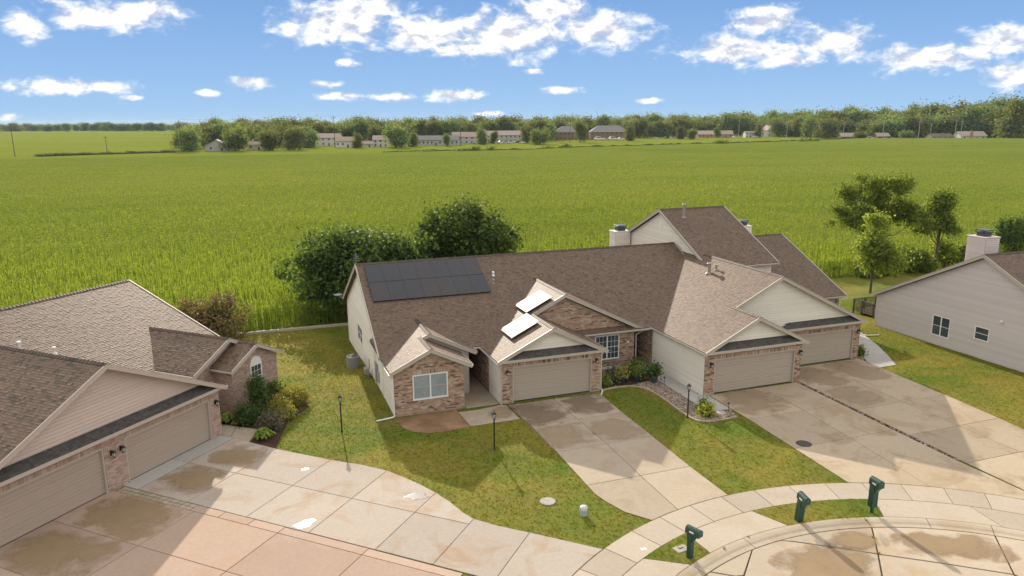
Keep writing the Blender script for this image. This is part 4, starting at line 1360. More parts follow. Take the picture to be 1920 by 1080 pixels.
# ================================================================== the left house
PAVED += [LL([(-7, -0.1), (5.6, -0.1), (5.6, 5.6), (6.5, 2.6), (7.9, 1.35), (11.5, 1.35), (11.5, 20.6), (-17, 20.6), (-17, 5)])]
H = thing('house', 'pinkish house with two garage doors under one wide gable and an arched window', 'house', FL.copy())
body(MB().extr([(5.7, -1.3), (20.4, -1.3), (20.4, 2.5), (13.0, 5.62), (5.7, 2.6)], 'x', -16, 11.45), SIDING_L)
mainL = gable_x(H, -16.3, 11.75, 5.3, 20.7, 13.0, 2.6, 5.78, PAL_ROOF_L, TRIM_L)
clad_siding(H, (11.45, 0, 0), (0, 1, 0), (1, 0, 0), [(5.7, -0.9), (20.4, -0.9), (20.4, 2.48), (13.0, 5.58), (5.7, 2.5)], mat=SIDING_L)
body(MB().extr([(-6.65, -0.6), (5.5, -0.6), (5.5, 2.58), (-0.68, 5.6), (-6.65, 2.58)], 'y', 0.34, 9.0), SIDING_L)
body(MB().extr([(-6.65, 2.62), (5.5, 2.62), (-0.68, 5.62)], 'y', 0.05, 0.339), SIDING_L)
garage_front(H, -6.65, 5.5, [(-5.92, -1.04), (0.0, 4.88)], 0.0, PAL_BRL, DOORL, 2.62, lamps=((-0.72, 1.74), (-0.24, 1.76), (5.22, 1.88)), seed=91)
clad_siding(H, (0, 0.05, 0), (1, 0, 0), (0, -1, 0), [(-6.2, 2.8), (5.0, 2.8), (-0.68, 5.58)], mat=SIDING_L)
pent(H, -6.9, 5.55, -0.36, 0.04, 2.72, 3.05, TRIM_L)
gable_y(H, -7.0, 5.65, -0.68, 2.66, 0.49, -0.4, (-0.4, 12.5), (-0.4, 12.5), PAL_ROOF_L, TRIM_L)
clad_brick(H, (5.5, 0, 0), (0, 1, 0), (1, 0, 0), [(0, -0.05), (5.7, -0.05), (5.7, 2.5), (0, 2.5)], (), PAL_BRL, (), 92)
# entry bay with stepped gables and the arched window
body(MB().extr([(7.9, -0.6), (11.45, -0.6), (11.45, 2.46), (9.67, 3.34), (7.9, 2.46)], 'y', 1.4, 3.2), MORTAR)
body(MB().extr([(6.55, -0.6), (11.43, -0.6), (11.43, 2.5), (9.0, 3.68), (6.55, 2.5)], 'y', 2.7, 6.5), MORTAR)
clad_brick(H, (0, 1.4, 0), (1, 0, 0), (0, -1, 0), [(7.9, -0.05), (11.45, -0.05), (11.45, 2.44), (9.67, 3.3), (7.9, 2.44)], [(9.28, 10.2, 0.85, 2.36), (9.38, 10.1, 2.36, 2.62), (9.5, 9.98, 2.6, 2.75)], PAL_BRL, (), 93)
clad_brick(H, (7.9, 0, 0), (0, 1, 0), (-1, 0, 0), [(1.4, -0.05), (2.7, -0.05), (2.7, 2.44), (1.4, 2.44)], (), PAL_BRL, (), 94)
clad_brick(H, (11.45, 0, 0), (0, 1, 0), (1, 0, 0), [(1.4, -0.05), (5.7, -0.05), (5.7, 2.44), (1.4, 2.44)], (), PAL_BRL, (), 95)
clad_brick(H, (0, 2.7, 0), (1, 0, 0), (0, -1, 0), [(6.55, -0.05), (7.9, -0.05), (8.6, 3.4), (6.55, 2.48)], (), PAL_BRL, (), 96)
clad_brick(H, (6.55, 0, 0), (0, 1, 0), (-1, 0, 0), [(2.7, -0.05), (5.7, -0.05), (5.7, 2.48), (2.7, 2.48)], (), PAL_BRL, (), 97)
gable_y(H, 7.65, 11.70, 9.67, 2.55, 0.49, 1.1, (1.1, 2.72), (1.1, 2.4), PAL_ROOF_L, TRIM_L, cap=(1.1, 2.6))
gable_y(H, 6.30, 11.70, 9.0, 2.55, 0.49, 2.4, (2.4, 9.2), (2.4, 9.2), PAL_ROOF_L, TRIM_L, cap=(2.4, 8.4), rk=(None, 9.8), gl=5.4)
win = window(H, (0, 1.4, 0), (1, 0, 0), (0, -1, 0), 9.30, 10.18, 0.88, 2.30, 1, GLASS, (3, 4), rail=True)
b = MB()
pts = [(9.74 + 0.44 * math.cos(t), 2.31 + 0.46 * math.sin(t)) for t in np.linspace(0, math.pi, 13)]
b.extr(pts, 'y', 1.352, 1.395)
b.build('arch_top', WHITE, win)
pipe_vent(mainL, 2.2, 9.5, 4.33, 0.4, 0.06, WHITE)
pipe_vent(mainL, 3.3, 8.55, 3.94, 0.3, 0.06, WHITE)

# ================================================================== the right house
PAVED += [ML([(31.5, -11.6), (47, -11.6), (47, 5.4), (31.5, 5.4)])]
H = thing('house', 'grey-sided house with a wide gable wall, two small windows and a boxed chimney', 'house', FM.copy())
body(MB().extr([(-11.4, -1.2), (5.3, -1.2), (5.3, 2.42), (-3.0, 6.68), (-11.4, 2.42)], 'x', 31.6, 46), SIDING_R)
gable_x(H, 31.3, 46.3, -11.75, 5.75, -3.0, 2.38, 6.88, trim=TRIM)
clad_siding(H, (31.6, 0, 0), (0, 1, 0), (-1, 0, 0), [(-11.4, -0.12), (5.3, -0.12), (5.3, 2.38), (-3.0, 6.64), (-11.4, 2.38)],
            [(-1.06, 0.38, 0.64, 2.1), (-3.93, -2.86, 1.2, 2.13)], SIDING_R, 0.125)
MB().box(31.57, -11.4, -0.6, 31.61, 5.3, -0.1).build('foundation', MORTAR, H)
window(H, (31.6, 0, 0), (0, 1, 0), (-1, 0, 0), -1.04, 0.36, 0.66, 2.08, 2, GLASS)
window(H, (31.6, 0, 0), (0, 1, 0), (-1, 0, 0), -3.91, -2.88, 1.22, 2.11, 1, GLASS)
b = MB().box(31.52, -4.75, 2.76, 31.59, -4.6, 2.9, bev=0.01)
b.lathe([(0.03, 2.74), (0.09, 2.78), (0.1, 2.88), (0.05, 2.94)], 10, 31.46, -4.68)
b.build('flood_light', WHITE, H)
MB().box(31.53, 5.2, -0.3, 31.62, 5.34, 2.35).build('corner_trim', SIDING_R, H)
chimney(H, 34.2, 35.5, -0.8, 0.6, 4.0, 7.45, SIDING_R, 0.8)

# ================================================================== solar panels on the roofs
def solar_glass(name, base, rough=0.22, spec=0.55):
    m, n = new_mat(name)
    p = n('ShaderNodeTexCoord').outputs['Object']
    oi = n('ShaderNodeObjectInfo').outputs['Random']
    br = n('ShaderNodeTexBrick', {'Vector': p, 'Scale': 1.0, 'Mortar Size': 0.006, 'Brick Width': 0.16, 'Row Height': 0.16,
                                  'Color1': (*base, 1), 'Color2': (*[x * 1.15 for x in base], 1), 'Mortar': (*[x * 2.2 for x in base], 1)}, offset=0.0)
    c = n.mix(n.ramp(oi, [(0.0, 0.0), (1.0, 0.8)]), br.outputs[0], (0.030, 0.022, 0.020))
    return finish(m, n, c, rough, None, spec)


SOLAR = solar_glass('solar_cell_mat', (0.012, 0.016, 0.022))
SOLAR2 = solar_glass('glaring_cell_mat', (0.05, 0.05, 0.052), 0.54, 0.36)
ALU = paint('panel_frame_mat', (0.018, 0.02, 0.024), 0.22, 0.05, spec=0.55)
ALU2 = paint('bright_frame_mat', (0.30, 0.30, 0.30), 0.6, 0.05, spec=0.3)


def panel_mesh(w_, l_):
    fr = MB()
    t = 0.025
    for (a, b, c, d) in ((0, 0, w_, t), (0, l_ - t, w_, l_), (0, t, t, l_ - t), (w_ - t, t, w_, l_ - t)):
        fr.box(a + 0.002, b + 0.004 * (b == 0), 0.06, c - 0.002, d - 0.004 * (d == l_), 0.0955)
    gl = MB().box(t + 0.001, t + 0.001, 0.075, w_ - t - 0.001, l_ - t - 0.001, 0.094)
    ft = MB().box(w_ * 0.2, l_ * 0.2, 0.0, w_ * 0.2 + 0.05, l_ * 0.2 + 0.05, 0.06).box(w_ * 0.8, l_ * 0.8, 0.0, w_ * 0.8 + 0.05, l_ * 0.8 + 0.05, 0.06)
    return fr.mesh('panel_frame'), gl.mesh('solar_panel'), ft.mesh('bracket')


def array(label, M_, cells, w_, l_, frame_mat, glass):
    r = thing('solar_array', label, 'solar array', M_)
    fr, gl, ft = panel_mesh(w_, l_)
    for (x, y) in cells:
        p = link('solar_panel', gl, glass, r, Matrix.Translation((x, y, 0)))
        link('panel_frame', fr, frame_mat, p)
        link('bracket', ft, frame_mat, p)
    return r


def axes(O, X, Y, F):
    X, Y = Vector(X).normalized(), Vector(Y).normalized()
    Zv = X.cross(Y)
    m = Matrix((X, Y, Zv)).transposed().to_4x4()
    m.translation = Vector(O)
    return F @ m


sl = math.hypot(1, 0.5)
array('black solar array in two rows on the dark brown roof slope', axes((-6.42, 7.02, 2.6 + 0.5 * 4.22 + 0.03), (1, 0, 0), (0, 1, 0.5), FM),
      [(i * 1.075, j * 1.86) for j in range(2) for i in range(7)], 1.075, 1.84, ALU, SOLAR)
kg = 0.49
for lab, x0, y1 in (('lower pair of glaring solar panels above the taupe garage door', 0.42, 3.14), ('upper pair of glaring solar panels by the brick gable', 2.12, 5.26)):
    array(lab, axes((x0, y1, 2.57 + kg * (x0 + 0.95) + 0.09), (0, -1, 0), (1, 0, kg), FM), [(0, 0), (1.01, 0)], 1.01, 1.90, ALU2, SOLAR2)

# ================================================================== street furniture
LGLOW = glass_mat('lantern_glass_mat', (0.6, 0.58, 0.5), 0.15)


def lamp_post(label, x, y, hgt=1.95):
    r = thing('lamp_post', label, 'lamp post', Matrix.Translation((x, y, 0)), 'yard lamps on the front lawns')
    MB().lathe([(0.06, -0.05), (0.06, 0.05), (0.038, 0.08), (0.035, hgt - 0.42), (0.055, hgt - 0.41), (0.055, hgt - 0.37), (0.03, hgt - 0.36), (0.03, hgt - 0.32)], 10).build('post', BLACK, r, smooth=False)
    b = MB().lathe([(0.07, hgt - 0.32), (0.08, hgt - 0.30), (0.06, hgt - 0.29)], 6)
    for k in range(6):
        t = k * math.pi / 3
        b.tube([(0.065 * math.cos(t), 0.065 * math.sin(t), hgt - 0.3), (0.10 * math.cos(t), 0.10 * math.sin(t), hgt - 0.1)], 0.008, 4)
    b.lathe([(0.125, hgt - 0.11), (0.12, hgt - 0.09), (0.06, hgt - 0.03), (0.02, hgt), (0.025, hgt + 0.03), (0.005, hgt + 0.05)], 6)
    b.build('lantern', BLACK, r)
    MB().lathe([(0.055, hgt - 0.29), (0.09, hgt - 0.11), (0.03, hgt - 0.105)], 6).build('lantern_glass', LGLOW, r)
    return r


lamp_post('black lamp post on the lawn beside the left house', -8.74, 35.38, 1.98)
lamp_post('black lamp post on the lawn before the bare soil patch', -0.89, 33.2, 1.94)
lamp_post('black lamp post at the edge of the pebble bed', 9.32, 37.02, 1.9)

MAILG = paint('green_mailbox_mat', (0.012, 0.055, 0.042), 0.4, 0.15, spec=0.5)
MAILD = paint('green_door_mat', (0.02, 0.075, 0.06), 0.4, 0.15, spec=0.5)


def mailbox(label, x, y, hgt, face, postw=0.09, lean=0.0, sleeve=True, box=(0.26, 0.56, 0.27)):
    """box on a moulded post, door facing the street at angle face (degrees)"""
    M_ = Matrix.Translation((x, y, 0)) @ Matrix.Rotation(R(face), 4, 'Z') @ Matrix.Rotation(R(lean), 4, 'Y')
    r = thing('mailbox', label, 'mailbox', M_, 'mailboxes on the verge')
    w_, l_, h_ = box
    zt = hgt - h_
    if sleeve:
        p = MB().box(-postw, -postw, -0.1, postw, postw, zt, bev=0.02)
    else:
        p = MB().box(-0.045, -0.045, -0.1, 0.045, 0.045, 0.3).box(-postw, -postw, 0.28, postw, postw, zt, bev=0.02)
    p.extr([(-0.10, zt - 0.30), (0.09, zt - 0.34), (0.30, zt - 0.02), (-0.14, zt - 0.02)], 'y', -postw * 0.8, postw * 0.8)
    p.build('post', MAILG, r)
    prof = [(-w_ / 2, zt), (w_ / 2, zt), (w_ / 2, zt + h_ * 0.55)] + [(w_ / 2 * math.cos(t), zt + h_ * 0.55 + h_ * 0.45 * math.sin(t)) for t in np.linspace(0.35, math.pi - 0.35, 7)] + [(-w_ / 2, zt + h_ * 0.55)]
    n = len(prof)
    x0, x1 = -0.17, l_ - 0.17
    vs = [(x0, a, b) for a, b in prof] + [(x1, a, b) for a, b in prof]
    fs = [tuple(range(n)), tuple(range(2 * n - 1, n - 1, -1))] + [(i, (i + 1) % n, n + (i + 1) % n, n + i) for i in range(n)]
    MB().add(vs, fs).build('box', MAILG, r)
    sc_ = lambda a, b, k: (a * k, zt + h_ * 0.5 + (b - zt - h_ * 0.5) * k)
    vs = [(x1, *sc_(a, b, 1.05)) for a, b in prof] + [(x1 + 0.03, *sc_(a, b, 1.0)) for a, b in prof]
    MB().add(vs, fs).build('door', MAILD, r)
    MB().box(x1 + 0.03, -0.03, zt + h_ * 0.62, x1 + 0.05, 0.03, zt + h_ * 0.68).build('handle', ALU2, r)
    MB().box(0.02, -w_ / 2 - 0.012, zt + 0.09, 0.2, -w_ / 2 - 0.002, zt + 0.15).build('number_plate', WHITE, r)
    return r


mailbox('green mailbox on the small grass triangle beside the buried box lid', 6.39, 24.05, 1.27, -50)
mailbox('leaning green mailbox with a broad post on the long grass verge', 11.27, 26.53, 1.28, -78, 0.12, 6, True, (0.27, 0.5, 0.30))
mailbox('taller green mailbox on a thin wooden stake at the end of the verge', 14.43, 27.11, 1.56, -72, 0.125, 0, False, (0.27, 0.5, 0.32))

COVER = paint('iron_cover_mat', (0.075, 0.06, 0.05), 0.7, 0.2)
COVER2 = paint('concrete_cover_mat', (0.40, 0.36, 0.31), 0.8, 0.2)


def cover(name, label, x, y, r_, mat, z=0.03):
    b = MB().lathe([(r_, -0.05), (r_, z - 0.008), (r_ * 0.96, z), (r_ * 0.86, z), (r_ * 0.84, z - 0.01), (r_ * 0.82, z), (0.05, z), (0.045, z - 0.01)], 24)
    tag(b.build(name, mat, None, Matrix.Translation((x, y, 0))), label, 'manhole cover')


p = mw(-2.40, -11.03)
cover('manhole_cover', 'round pale concrete manhole cover set in the lawn', p.x, p.y, 0.33, COVER2, 0.045)
p = mw(11.46, -10.2)
cover('manhole_cover', 'round dark iron cover at the edge of the weathered driveway', p.x, p.y, 0.38, COVER, 0.05)
p = mw(-1.46, -12.52)
CAPG = paint('pale_plastic_mat', (0.36, 0.44, 0.42), 0.5, 0.06)
r = thing('utility_pedestal', 'short pale green utility cap with a round top on the lawn', 'utility cap', Matrix.Translation((p.x, p.y, 0)))
MB().lathe([(0.145, -0.05), (0.145, 0.27)], 16).build('base', CAPG, r)
MB().lathe([(0.165, 0.25), (0.165, 0.32), (0.14, 0.39), (0.07, 0.425)], 16).build('lid', paint('pale_lid_mat', (0.55, 0.57, 0.56), 0.5, 0.05), r)
p = mw(0.88, -15.98)
b = MB().box(-0.28, -0.2, -0.05, 0.28, 0.2, 0.05, bev=0.015)
o = b.build('valve_box_lid', COVER2, None, Matrix.Translation((p.x, p.y, 0)) @ Matrix.Rotation(0.5, 4, 'Z'))
tag(o, 'pale rectangular box lid buried in the grass triangle', 'box lid')
MB().box(-0.1, -0.03, 0.05, 0.1, 0.03, 0.056).build('slot', BLACK, o)
p = mw(-0.43, -15.53)
tag(MB().box(-0.11, -0.08, 0.036, 0.11, 0.08, 0.042).build('paper', WHITE, None, Matrix.Translation((p.x, p.y, 0)) @ Matrix.Rotation(0.3, 4, 'Z')), 'small white sheet of paper lying on the sidewalk', 'paper')

# puddles left on the pale driveway
m_, n_ = new_mat('water_mat')
WATER = finish(m_, n_, (0.16, 0.14, 0.12), 0.22, None, 1.0)


def puddle(label, cx_, cy_, rx_, ry_, rot, seed):
    g = random.Random(seed)
    ph = [g.uniform(0, 6.28) for _ in range(4)]
    vs = []
    for k in range(40):
        t = 2 * math.pi * k / 40
        q = 1 + 0.16 * math.sin(2 * t + ph[0]) + 0.13 * math.sin(3 * t + ph[1]) + 0.08 * math.sin(5 * t + ph[2]) + 0.05 * math.sin(9 * t + ph[3])
        vs.append((rx_ * q * math.cos(t), ry_ * q * math.sin(t)))
    mb = MB().add([(x, y, 0.0) for x, y in vs] + [(x * 0.9, y * 0.9, 0.003) for x, y in vs], [tuple(range(40, 80))] + [(i, (i + 1) % 40, 40 + (i + 1) % 40, 40 + i) for i in range(40)])
    pw = mw(cx_, cy_, 0, FL)
    tag(mb.build('puddle', WATER, None, Matrix.Translation((pw.x, pw.y, 0.0385)) @ Matrix.Rotation(rot, 4, 'Z')), label, 'puddle')


puddle('bright wedge-shaped puddle at the low edge of the pale driveway', 0.12, -9.35, 0.42, 0.26, 0.5, 2)
puddle('bright ragged puddle on the pale driveway near the curving lawn', 3.75, -12.35, 0.50, 0.26, 0.2, 5)
puddle('tiny puddle on the pale driveway', 4.0, -6.35, 0.14, 0.07, 0.3, 8)

# air conditioner
r = thing('air_conditioner', 'grey round-cornered air conditioner unit beside the cream side wall', 'air conditioner', FM @ Matrix.Translation((-7.45, 10.05, -0.30)))
MB().box(-0.5, -0.5, -0.15, 0.5, 0.5, -0.02, bev=0.02).build('pad', COVER2, r)
b = MB().lathe([(0.40, -0.02), (0.43, 0.0), (0.43, 0.05), (0.415, 0.06)], 20)
for k in range(10):
    b.lathe([(0.42, 0.07 + 0.07 * k), (0.43, 0.08 + 0.07 * k), (0.43, 0.12 + 0.07 * k), (0.415, 0.135 + 0.07 * k)], 20)
b.lathe([(0.43, 0.77), (0.435, 0.80), (0.40, 0.86), (0.34, 0.87)], 20)
b.build('casing', paint('ac_casing_mat', (0.26, 0.26, 0.25), 0.7, 0.08), r)
b = MB().lathe([(0.33, 0.85), (0.33, 0.872), (0.0, 0.873)], 20)
b.build('fan_guard', DECKM, r)

# path lights, disc, bench, pots
def path_light(label, x, y):
    r = thing('path_light', label, 'path light', FM @ Matrix.Translation((x, y, 0)), 'path lights by the pale walk')
    MB().tube([(0, 0, -0.05), (0, 0, 0.48)], 0.014, 6).build('stake', BLACK, r)
    MB().lathe([(0.03, 0.46), (0.05, 0.50), (0.075, 0.53), (0.06, 0.56), (0.015, 0.58)], 10).build('head', BLACK, r)


path_light('thin black path light beside the potted dark plant', 9.40, -0.68)
path_light('thin black path light beside the stone disc', 10.46, -5.5)
o = MB().lathe([(0.24, 0.01), (0.26, 0.05), (0.24, 0.08), (0.15, 0.09), (0.12, 0.075)], 16).build('stone_disc', CONC_NEW, None, FM @ Matrix.Translation((10.02, -5.5, 0)))
tag(o, 'pale round stone disc lying on the pebbles', 'stone')
r = thing('garden_bench', 'small grey bench below the brick wall and its white window', 'bench', FM @ Matrix.Translation((7.3, 2.4, 0)))
MB().box(-0.55, -0.18, 0.38, 0.55, 0.18, 0.44, bev=0.015).build('seat', COVER2, r)
for x_ in (-0.4, 0.4):
    MB().box(x_ - 0.08, -0.13, 0.0, x_ + 0.08, 0.13, 0.38, bev=0.015).build('leg', COVER2, r)
p = mw(25.2, 3.6)

# deck behind the right house
r = thing('deck', 'dark wooden deck with railing behind the grey-sided house', 'deck', FM @ Matrix.Translation((33.2, 6.0, -0.35)))
for k in range(14):
    MB().box(k * 0.3, 0.0, 0.45, k * 0.3 + 0.29, 3.2, 0.49).build('plank', WOODM, r)
for (x0, y0, x1, y1) in ((0.03, 0, 0.03, 3.2), (0, 3.17, 4.2, 3.17), (0, 0.03, 0.8, 0.03)):
    d = Vector((x1 - x0, y1 - y0, 0))
    n = max(2, int(d.length / 0.14))
    b = MB().tube([(x0, y0, 1.4), (x1, y1, 1.4)], 0.04, 4).tube([(x0, y0, 0.6), (x1, y1, 0.6)], 0.03, 4)
    for k in range(n + 1):
        q = Vector((x0, y0, 0)) + d * k / n
        w_ = 0.045 if k % 8 == 0 else 0.016
        b.box(q.x - w_, q.y - w_, -0.3 if k % 8 == 0 else 0.58, q.x + w_, q.y + w_, 1.45 if k % 8 == 0 else 1.4)
    b.build('railing', WOODM, r)

# ================================================================== plants
def leaves(blobs, n, size, g, shell=0.45, up=0.35, long=1.7, clump=None):
    """rhombic leaves spread through ellipsoids (x, y, z, rx, ry, rz); returns faces and colours"""
    tone = 0.0
    vol = np.array([b[3] * b[4] * b[5] for b in blobs]) ** 0.67
    which = g.choice(len(blobs), n, p=vol / vol.sum())
    B = np.array(blobs, float)[which]
    d = g.normal(size=(n, 3))
    d /= np.linalg.norm(d, axis=1, keepdims=True)
    rad = (shell + (1 - shell) * g.random((n, 1))) ** 0.7
    lump = 1 + 0.16 * np.sin(d[:, :1] * 7 + B[:, :1] * 3) * np.cos(d[:, 1:2] * 6 + B[:, 1:2]) + 0.10 * np.sin(d[:, 2:3] * 9 + B[:, 2:3] * 5)
    C = B[:, :3] + d * B[:, 3:6] * rad * lump
    if clump:
        pick = g.integers(0, n, max(4, n // clump))
        cc, dd = C[pick], d[pick]
        k = g.integers(0, len(cc), n)
        tone = g.normal(0, 0.27, len(cc))[k]
        near = g.random((n, 1)) < 0.78
        C = np.where(near, cc[k] + g.normal(size=(n, 3)) * size * 2.2, C)
        d = np.where(near, dd[k], d)
    nrm = d + g.normal(size=(n, 3)) * 0.75 + np.array([0, 0, up])
    nrm /= np.linalg.norm(nrm, axis=1, keepdims=True)
    t = np.cross(nrm, g.normal(size=(n, 3)))
    t /= np.linalg.norm(t, axis=1, keepdims=True)
    b_ = np.cross(nrm, t)
    s = size * g.uniform(0.6, 1.35, (n, 1))
    V = np.stack([C - t * s * long * 0.5, C + b_ * s * 0.5 + nrm * s * 0.1, C + t * s * long * 0.5 - nrm * s * 0.12, C - b_ * s * 0.5 + nrm * s * 0.1], 1)
    col = np.c_[np.clip(g.normal(0.45, 0.16, n) + tone, 0, 1), g.random(n), g.random(n)]
    return V, col


LEAF_DK = leaf_mat('dark_leaf_mat', (0.040, 0.070, 0.020), (0.165, 0.225, 0.052), 0.45)
LEAF_MD = leaf_mat('mid_leaf_mat', (0.095, 0.135, 0.028), (0.29, 0.345, 0.08), 0.58)
LEAF_LT = leaf_mat('light_leaf_mat', (0.15, 0.20, 0.04), (0.36, 0.42, 0.10), 0.58)
LEAF_RED = leaf_mat('reddish_leaf_mat', (0.09, 0.085, 0.035), (0.21, 0.17, 0.08), 0.4, (0.26, 0.15, 0.09))
LEAF_GOLD = leaf_mat('gold_leaf_mat', (0.17, 0.19, 0.035), (0.44, 0.42, 0.10), 0.42, (0.46, 0.28, 0.10))
LEAF_GREY = leaf_mat('grey_leaf_mat', (0.08, 0.085, 0.06), (0.20, 0.20, 0.135), 0.25, (0.20, 0.13, 0.10))
LEAF_HOSTA = leaf_mat('hosta_leaf_mat', (0.12, 0.18, 0.022), (0.34, 0.40, 0.07), 0.4)
LEAF_YEL = leaf_mat('yellow_leaf_mat', (0.20, 0.21, 0.02), (0.40, 0.38, 0.05), 0.35)
BARK = paint('bark_mat', (0.11, 0.085, 0.065), 0.95, 0.3, 6)


def trunk(h, r0, g, limbs, mb=None):
    mb = mb or MB()
    top = Vector((g.uniform(-0.2, 0.2), g.uniform(-0.2, 0.2), h))
    mb.tube([(0, 0, -0.3), (top.x * 0.2, top.y * 0.2, h * 0.3), (top.x * 0.6, top.y * 0.6, h * 0.7), top], [r0 * 1.25, r0, r0 * 0.75, r0 * 0.4], 8)
    for (z, x, y, zz) in limbs:
        a = Vector((top.x * z / h, top.y * z / h, z))
        c = Vector((x, y, zz))
        m = (a + c) / 2 + Vector((0, 0, -0.12 * (c - a).length))
        mb.tube([a, m, c], [r0 * 0.45, r0 * 0.28, r0 * 0.07], 6)
    return mb


def tree(name, label, cat, x, y, blobs, n, size, mat, h, r0, seed, group=None, shell=0.4, clump=None, up=0.35):
    g = np.random.default_rng(seed)
    gr = random.Random(seed)
    z = float(ground_z(x, y))
    r = thing(name, label, cat, Matrix.Translation((x, y, z)), group)
    limbs = [(h * gr.uniform(0.3, 0.9), b[0] * 0.9, b[1] * 0.9, b[2]) for b in (blobs if len(blobs) < 16 else gr.sample(blobs, 15))]
    trunk(h, r0, gr, limbs).build('trunk', BARK, r)
    V, c = leaves(blobs, n, size, g, shell, up, 1.7, clump)
    quads_np('crown', V, c, mat, r)
    return r


def blobset(g, rx, ry, z0, z1, k, br, ragged=0):
    out = []
    for i in range(ragged):                  # small sprays that break the outline
        t, ph = g.uniform(0, 6.283), g.uniform(-0.25, 1.45)
        q = g.uniform(0.88, 1.12)
        out.append((rx * 0.86 * q * math.cos(t) * math.cos(ph), ry * 0.9 * q * math.sin(t) * math.cos(ph), (z0 + z1) / 2 + (z1 - z0) * 0.62 * q * math.sin(ph), br * g.uniform(0.3, 0.55), br * g.uniform(0.3, 0.55), br * g.uniform(0.3, 0.5)))
    for i in range(k):
        t = g.uniform(0, 6.283)
        q = math.sqrt(g.random()) * 0.72
        zz = z0 + (z1 - z0) * g.random()
        f = math.sqrt(max(0.05, 1 - ((zz - (z0 * 0.6 + z1 * 0.4)) / (z1 - z0) * 1.1) ** 2))
        s = br * g.uniform(0.75, 1.2)
        out.append((rx * q * f * math.cos(t), ry * q * f * math.sin(t), zz, s, s, s * 0.85))
    return out


g_ = random.Random(4)
# two dark trees behind the middle house
bl = blobset(g_, 6.8, 4.2, 1.2, 6.2, 58, 1.1, 60) + [(4.6, 0.5, 4.4, 1.6, 1.4, 1.5), (5.6, 0.8, 3.2, 1.5, 1.3, 1.6), (4.0, 0.2, 5.4, 1.2, 1.1, 1.0)] + [(0, 0, 3.2, 3.2, 2.6, 2.3), (-3, 0, 2.4, 2.0, 1.8, 1.6), (2.6, 0, 3.2, 2.0, 1.8, 1.8)]
tree('round_tree', 'broad dark tree drooping over the lawn behind the cream side wall', 'tree', -13.4, 61.6, bl, 36000, 0.20, LEAF_DK, 5.2, 0.22, 5, clump=40)
bl = blobset(g_, 5.4, 4.2, 2.0, 7.7, 50, 1.05, 60) + [(0, 0, 4.6, 3.0, 2.6, 2.6), (-3.6, 0, 3.6, 1.6, 1.4, 1.6), (-4.6, -0.4, 2.6, 1.4, 1.3, 1.4), (3.9, 0, 3.2, 1.5, 1.3, 1.4)]
tree('round_tree', 'taller dark rounded tree rising over the solar panel roof ridge', 'tree', -4.4, 66.0, bl, 34000, 0.21, LEAF_DK, 6.5, 0.24, 6, clump=45)
# reddish shrub behind the left house
bl = blobset(g_, 3.5, 2.6, 0.8, 3.3, 20, 0.8, 24)
tree('shrub', 'large brownish red shrub behind the left house roof', 'shrub', -22.2, 52.0, bl, 10000, 0.12, LEAF_RED, 2.2, 0.08, 7, clump=25)
# trees right of the house
def tiers(g, parts):
    """many small flattened leaf pads at the branch ends of each (x, y, z, spread, count)"""
    out = []
    for (x, y, z, sx, sz, k) in parts:
        for _ in range(k):
            t, q = g.uniform(0, 6.283), math.sqrt(g.random())
            r_ = g.uniform(0.35, 0.75)
            out.append((x + sx * q * math.cos(t), y + 0.8 * sx * q * math.sin(t), z + sz * g.uniform(-1, 1) - 0.25 * sz * q, r_ * 1.2, r_ * 1.2, r_ * 0.6))
    return out


bl = tiers(g_, [(0.6, 0, 9.9, 2.7, 0.6, 24), (-1.9, 0, 8.5, 2.2, 0.8, 20), (-3.2, 0, 6.5, 1.7, 0.9, 16), (1.6, 0, 7.6, 1.6, 0.5, 9), (-0.4, 0, 6.3, 1.6, 0.7, 10), (3.1, 0, 6.4, 1.8, 0.5, 11), (4.6, 0, 5.6, 1.2, 0.5, 7), (-1.6, 0, 4.6, 1.6, 0.6, 8)])
tree('spreading_tree', 'open spreading tree with feathery tiers at the field edge', 'tree', 38.6, 77.6, bl, 24000, 0.145, LEAF_MD, 7.5, 0.18, 8, clump=12, shell=0.05)
bl = tiers(g_, [(0.2, 0, 7.9, 1.1, 0.8, 14), (-0.6, 0, 6.2, 1.3, 0.7, 12), (0.7, 0, 5.2, 1.1, 0.6, 8), (-1.6, 0, 4.7, 1.0, 0.4, 6)])
tree('slender_tree', 'slender tree with a bare lower trunk at the field edge', 'tree', 45.9, 79.0, bl, 11500, 0.15, LEAF_MD, 7.6, 0.15, 9, clump=12, shell=0.05)
bl = tiers(g_, [(0, 0, 6.4, 0.8, 0.9, 10), (-0.3, 0, 5.0, 1.4, 0.6, 12), (0.4, 0, 3.8, 1.9, 0.6, 16), (0.6, 0, 2.8, 2.0, 0.4, 12)])
tree('young_maple', 'young light green tree on the lawn by the dark deck', 'tree', 33.7, 67.9, bl, 9500, 0.15, LEAF_LT, 6.0, 0.10, 10, clump=12, shell=0.05)
for k, (x_, y_, hh) in enumerate(((37.3, 76.3, 1.7), (39.6, 77.2, 2.0), (42.4, 78.2, 2.2), (44.3, 79.0, 2.2), (48.3, 81.2, 3.4), (50.6, 80.4, 2.6), (53.0, 82.0, 2.4))):
    bl = blobset(g_, 1.1, 0.9, 0.4, hh * 0.85, 7, 0.75)
    tree('field_shrub', 'dense green shrub in the row along the field edge under the trees', 'shrub', x_, y_, bl, 3000, 0.17, LEAF_MD if k != 4 else LEAF_LT, hh * 0.6, 0.05, 40 + k, 'shrubs along the field edge', clump=18)
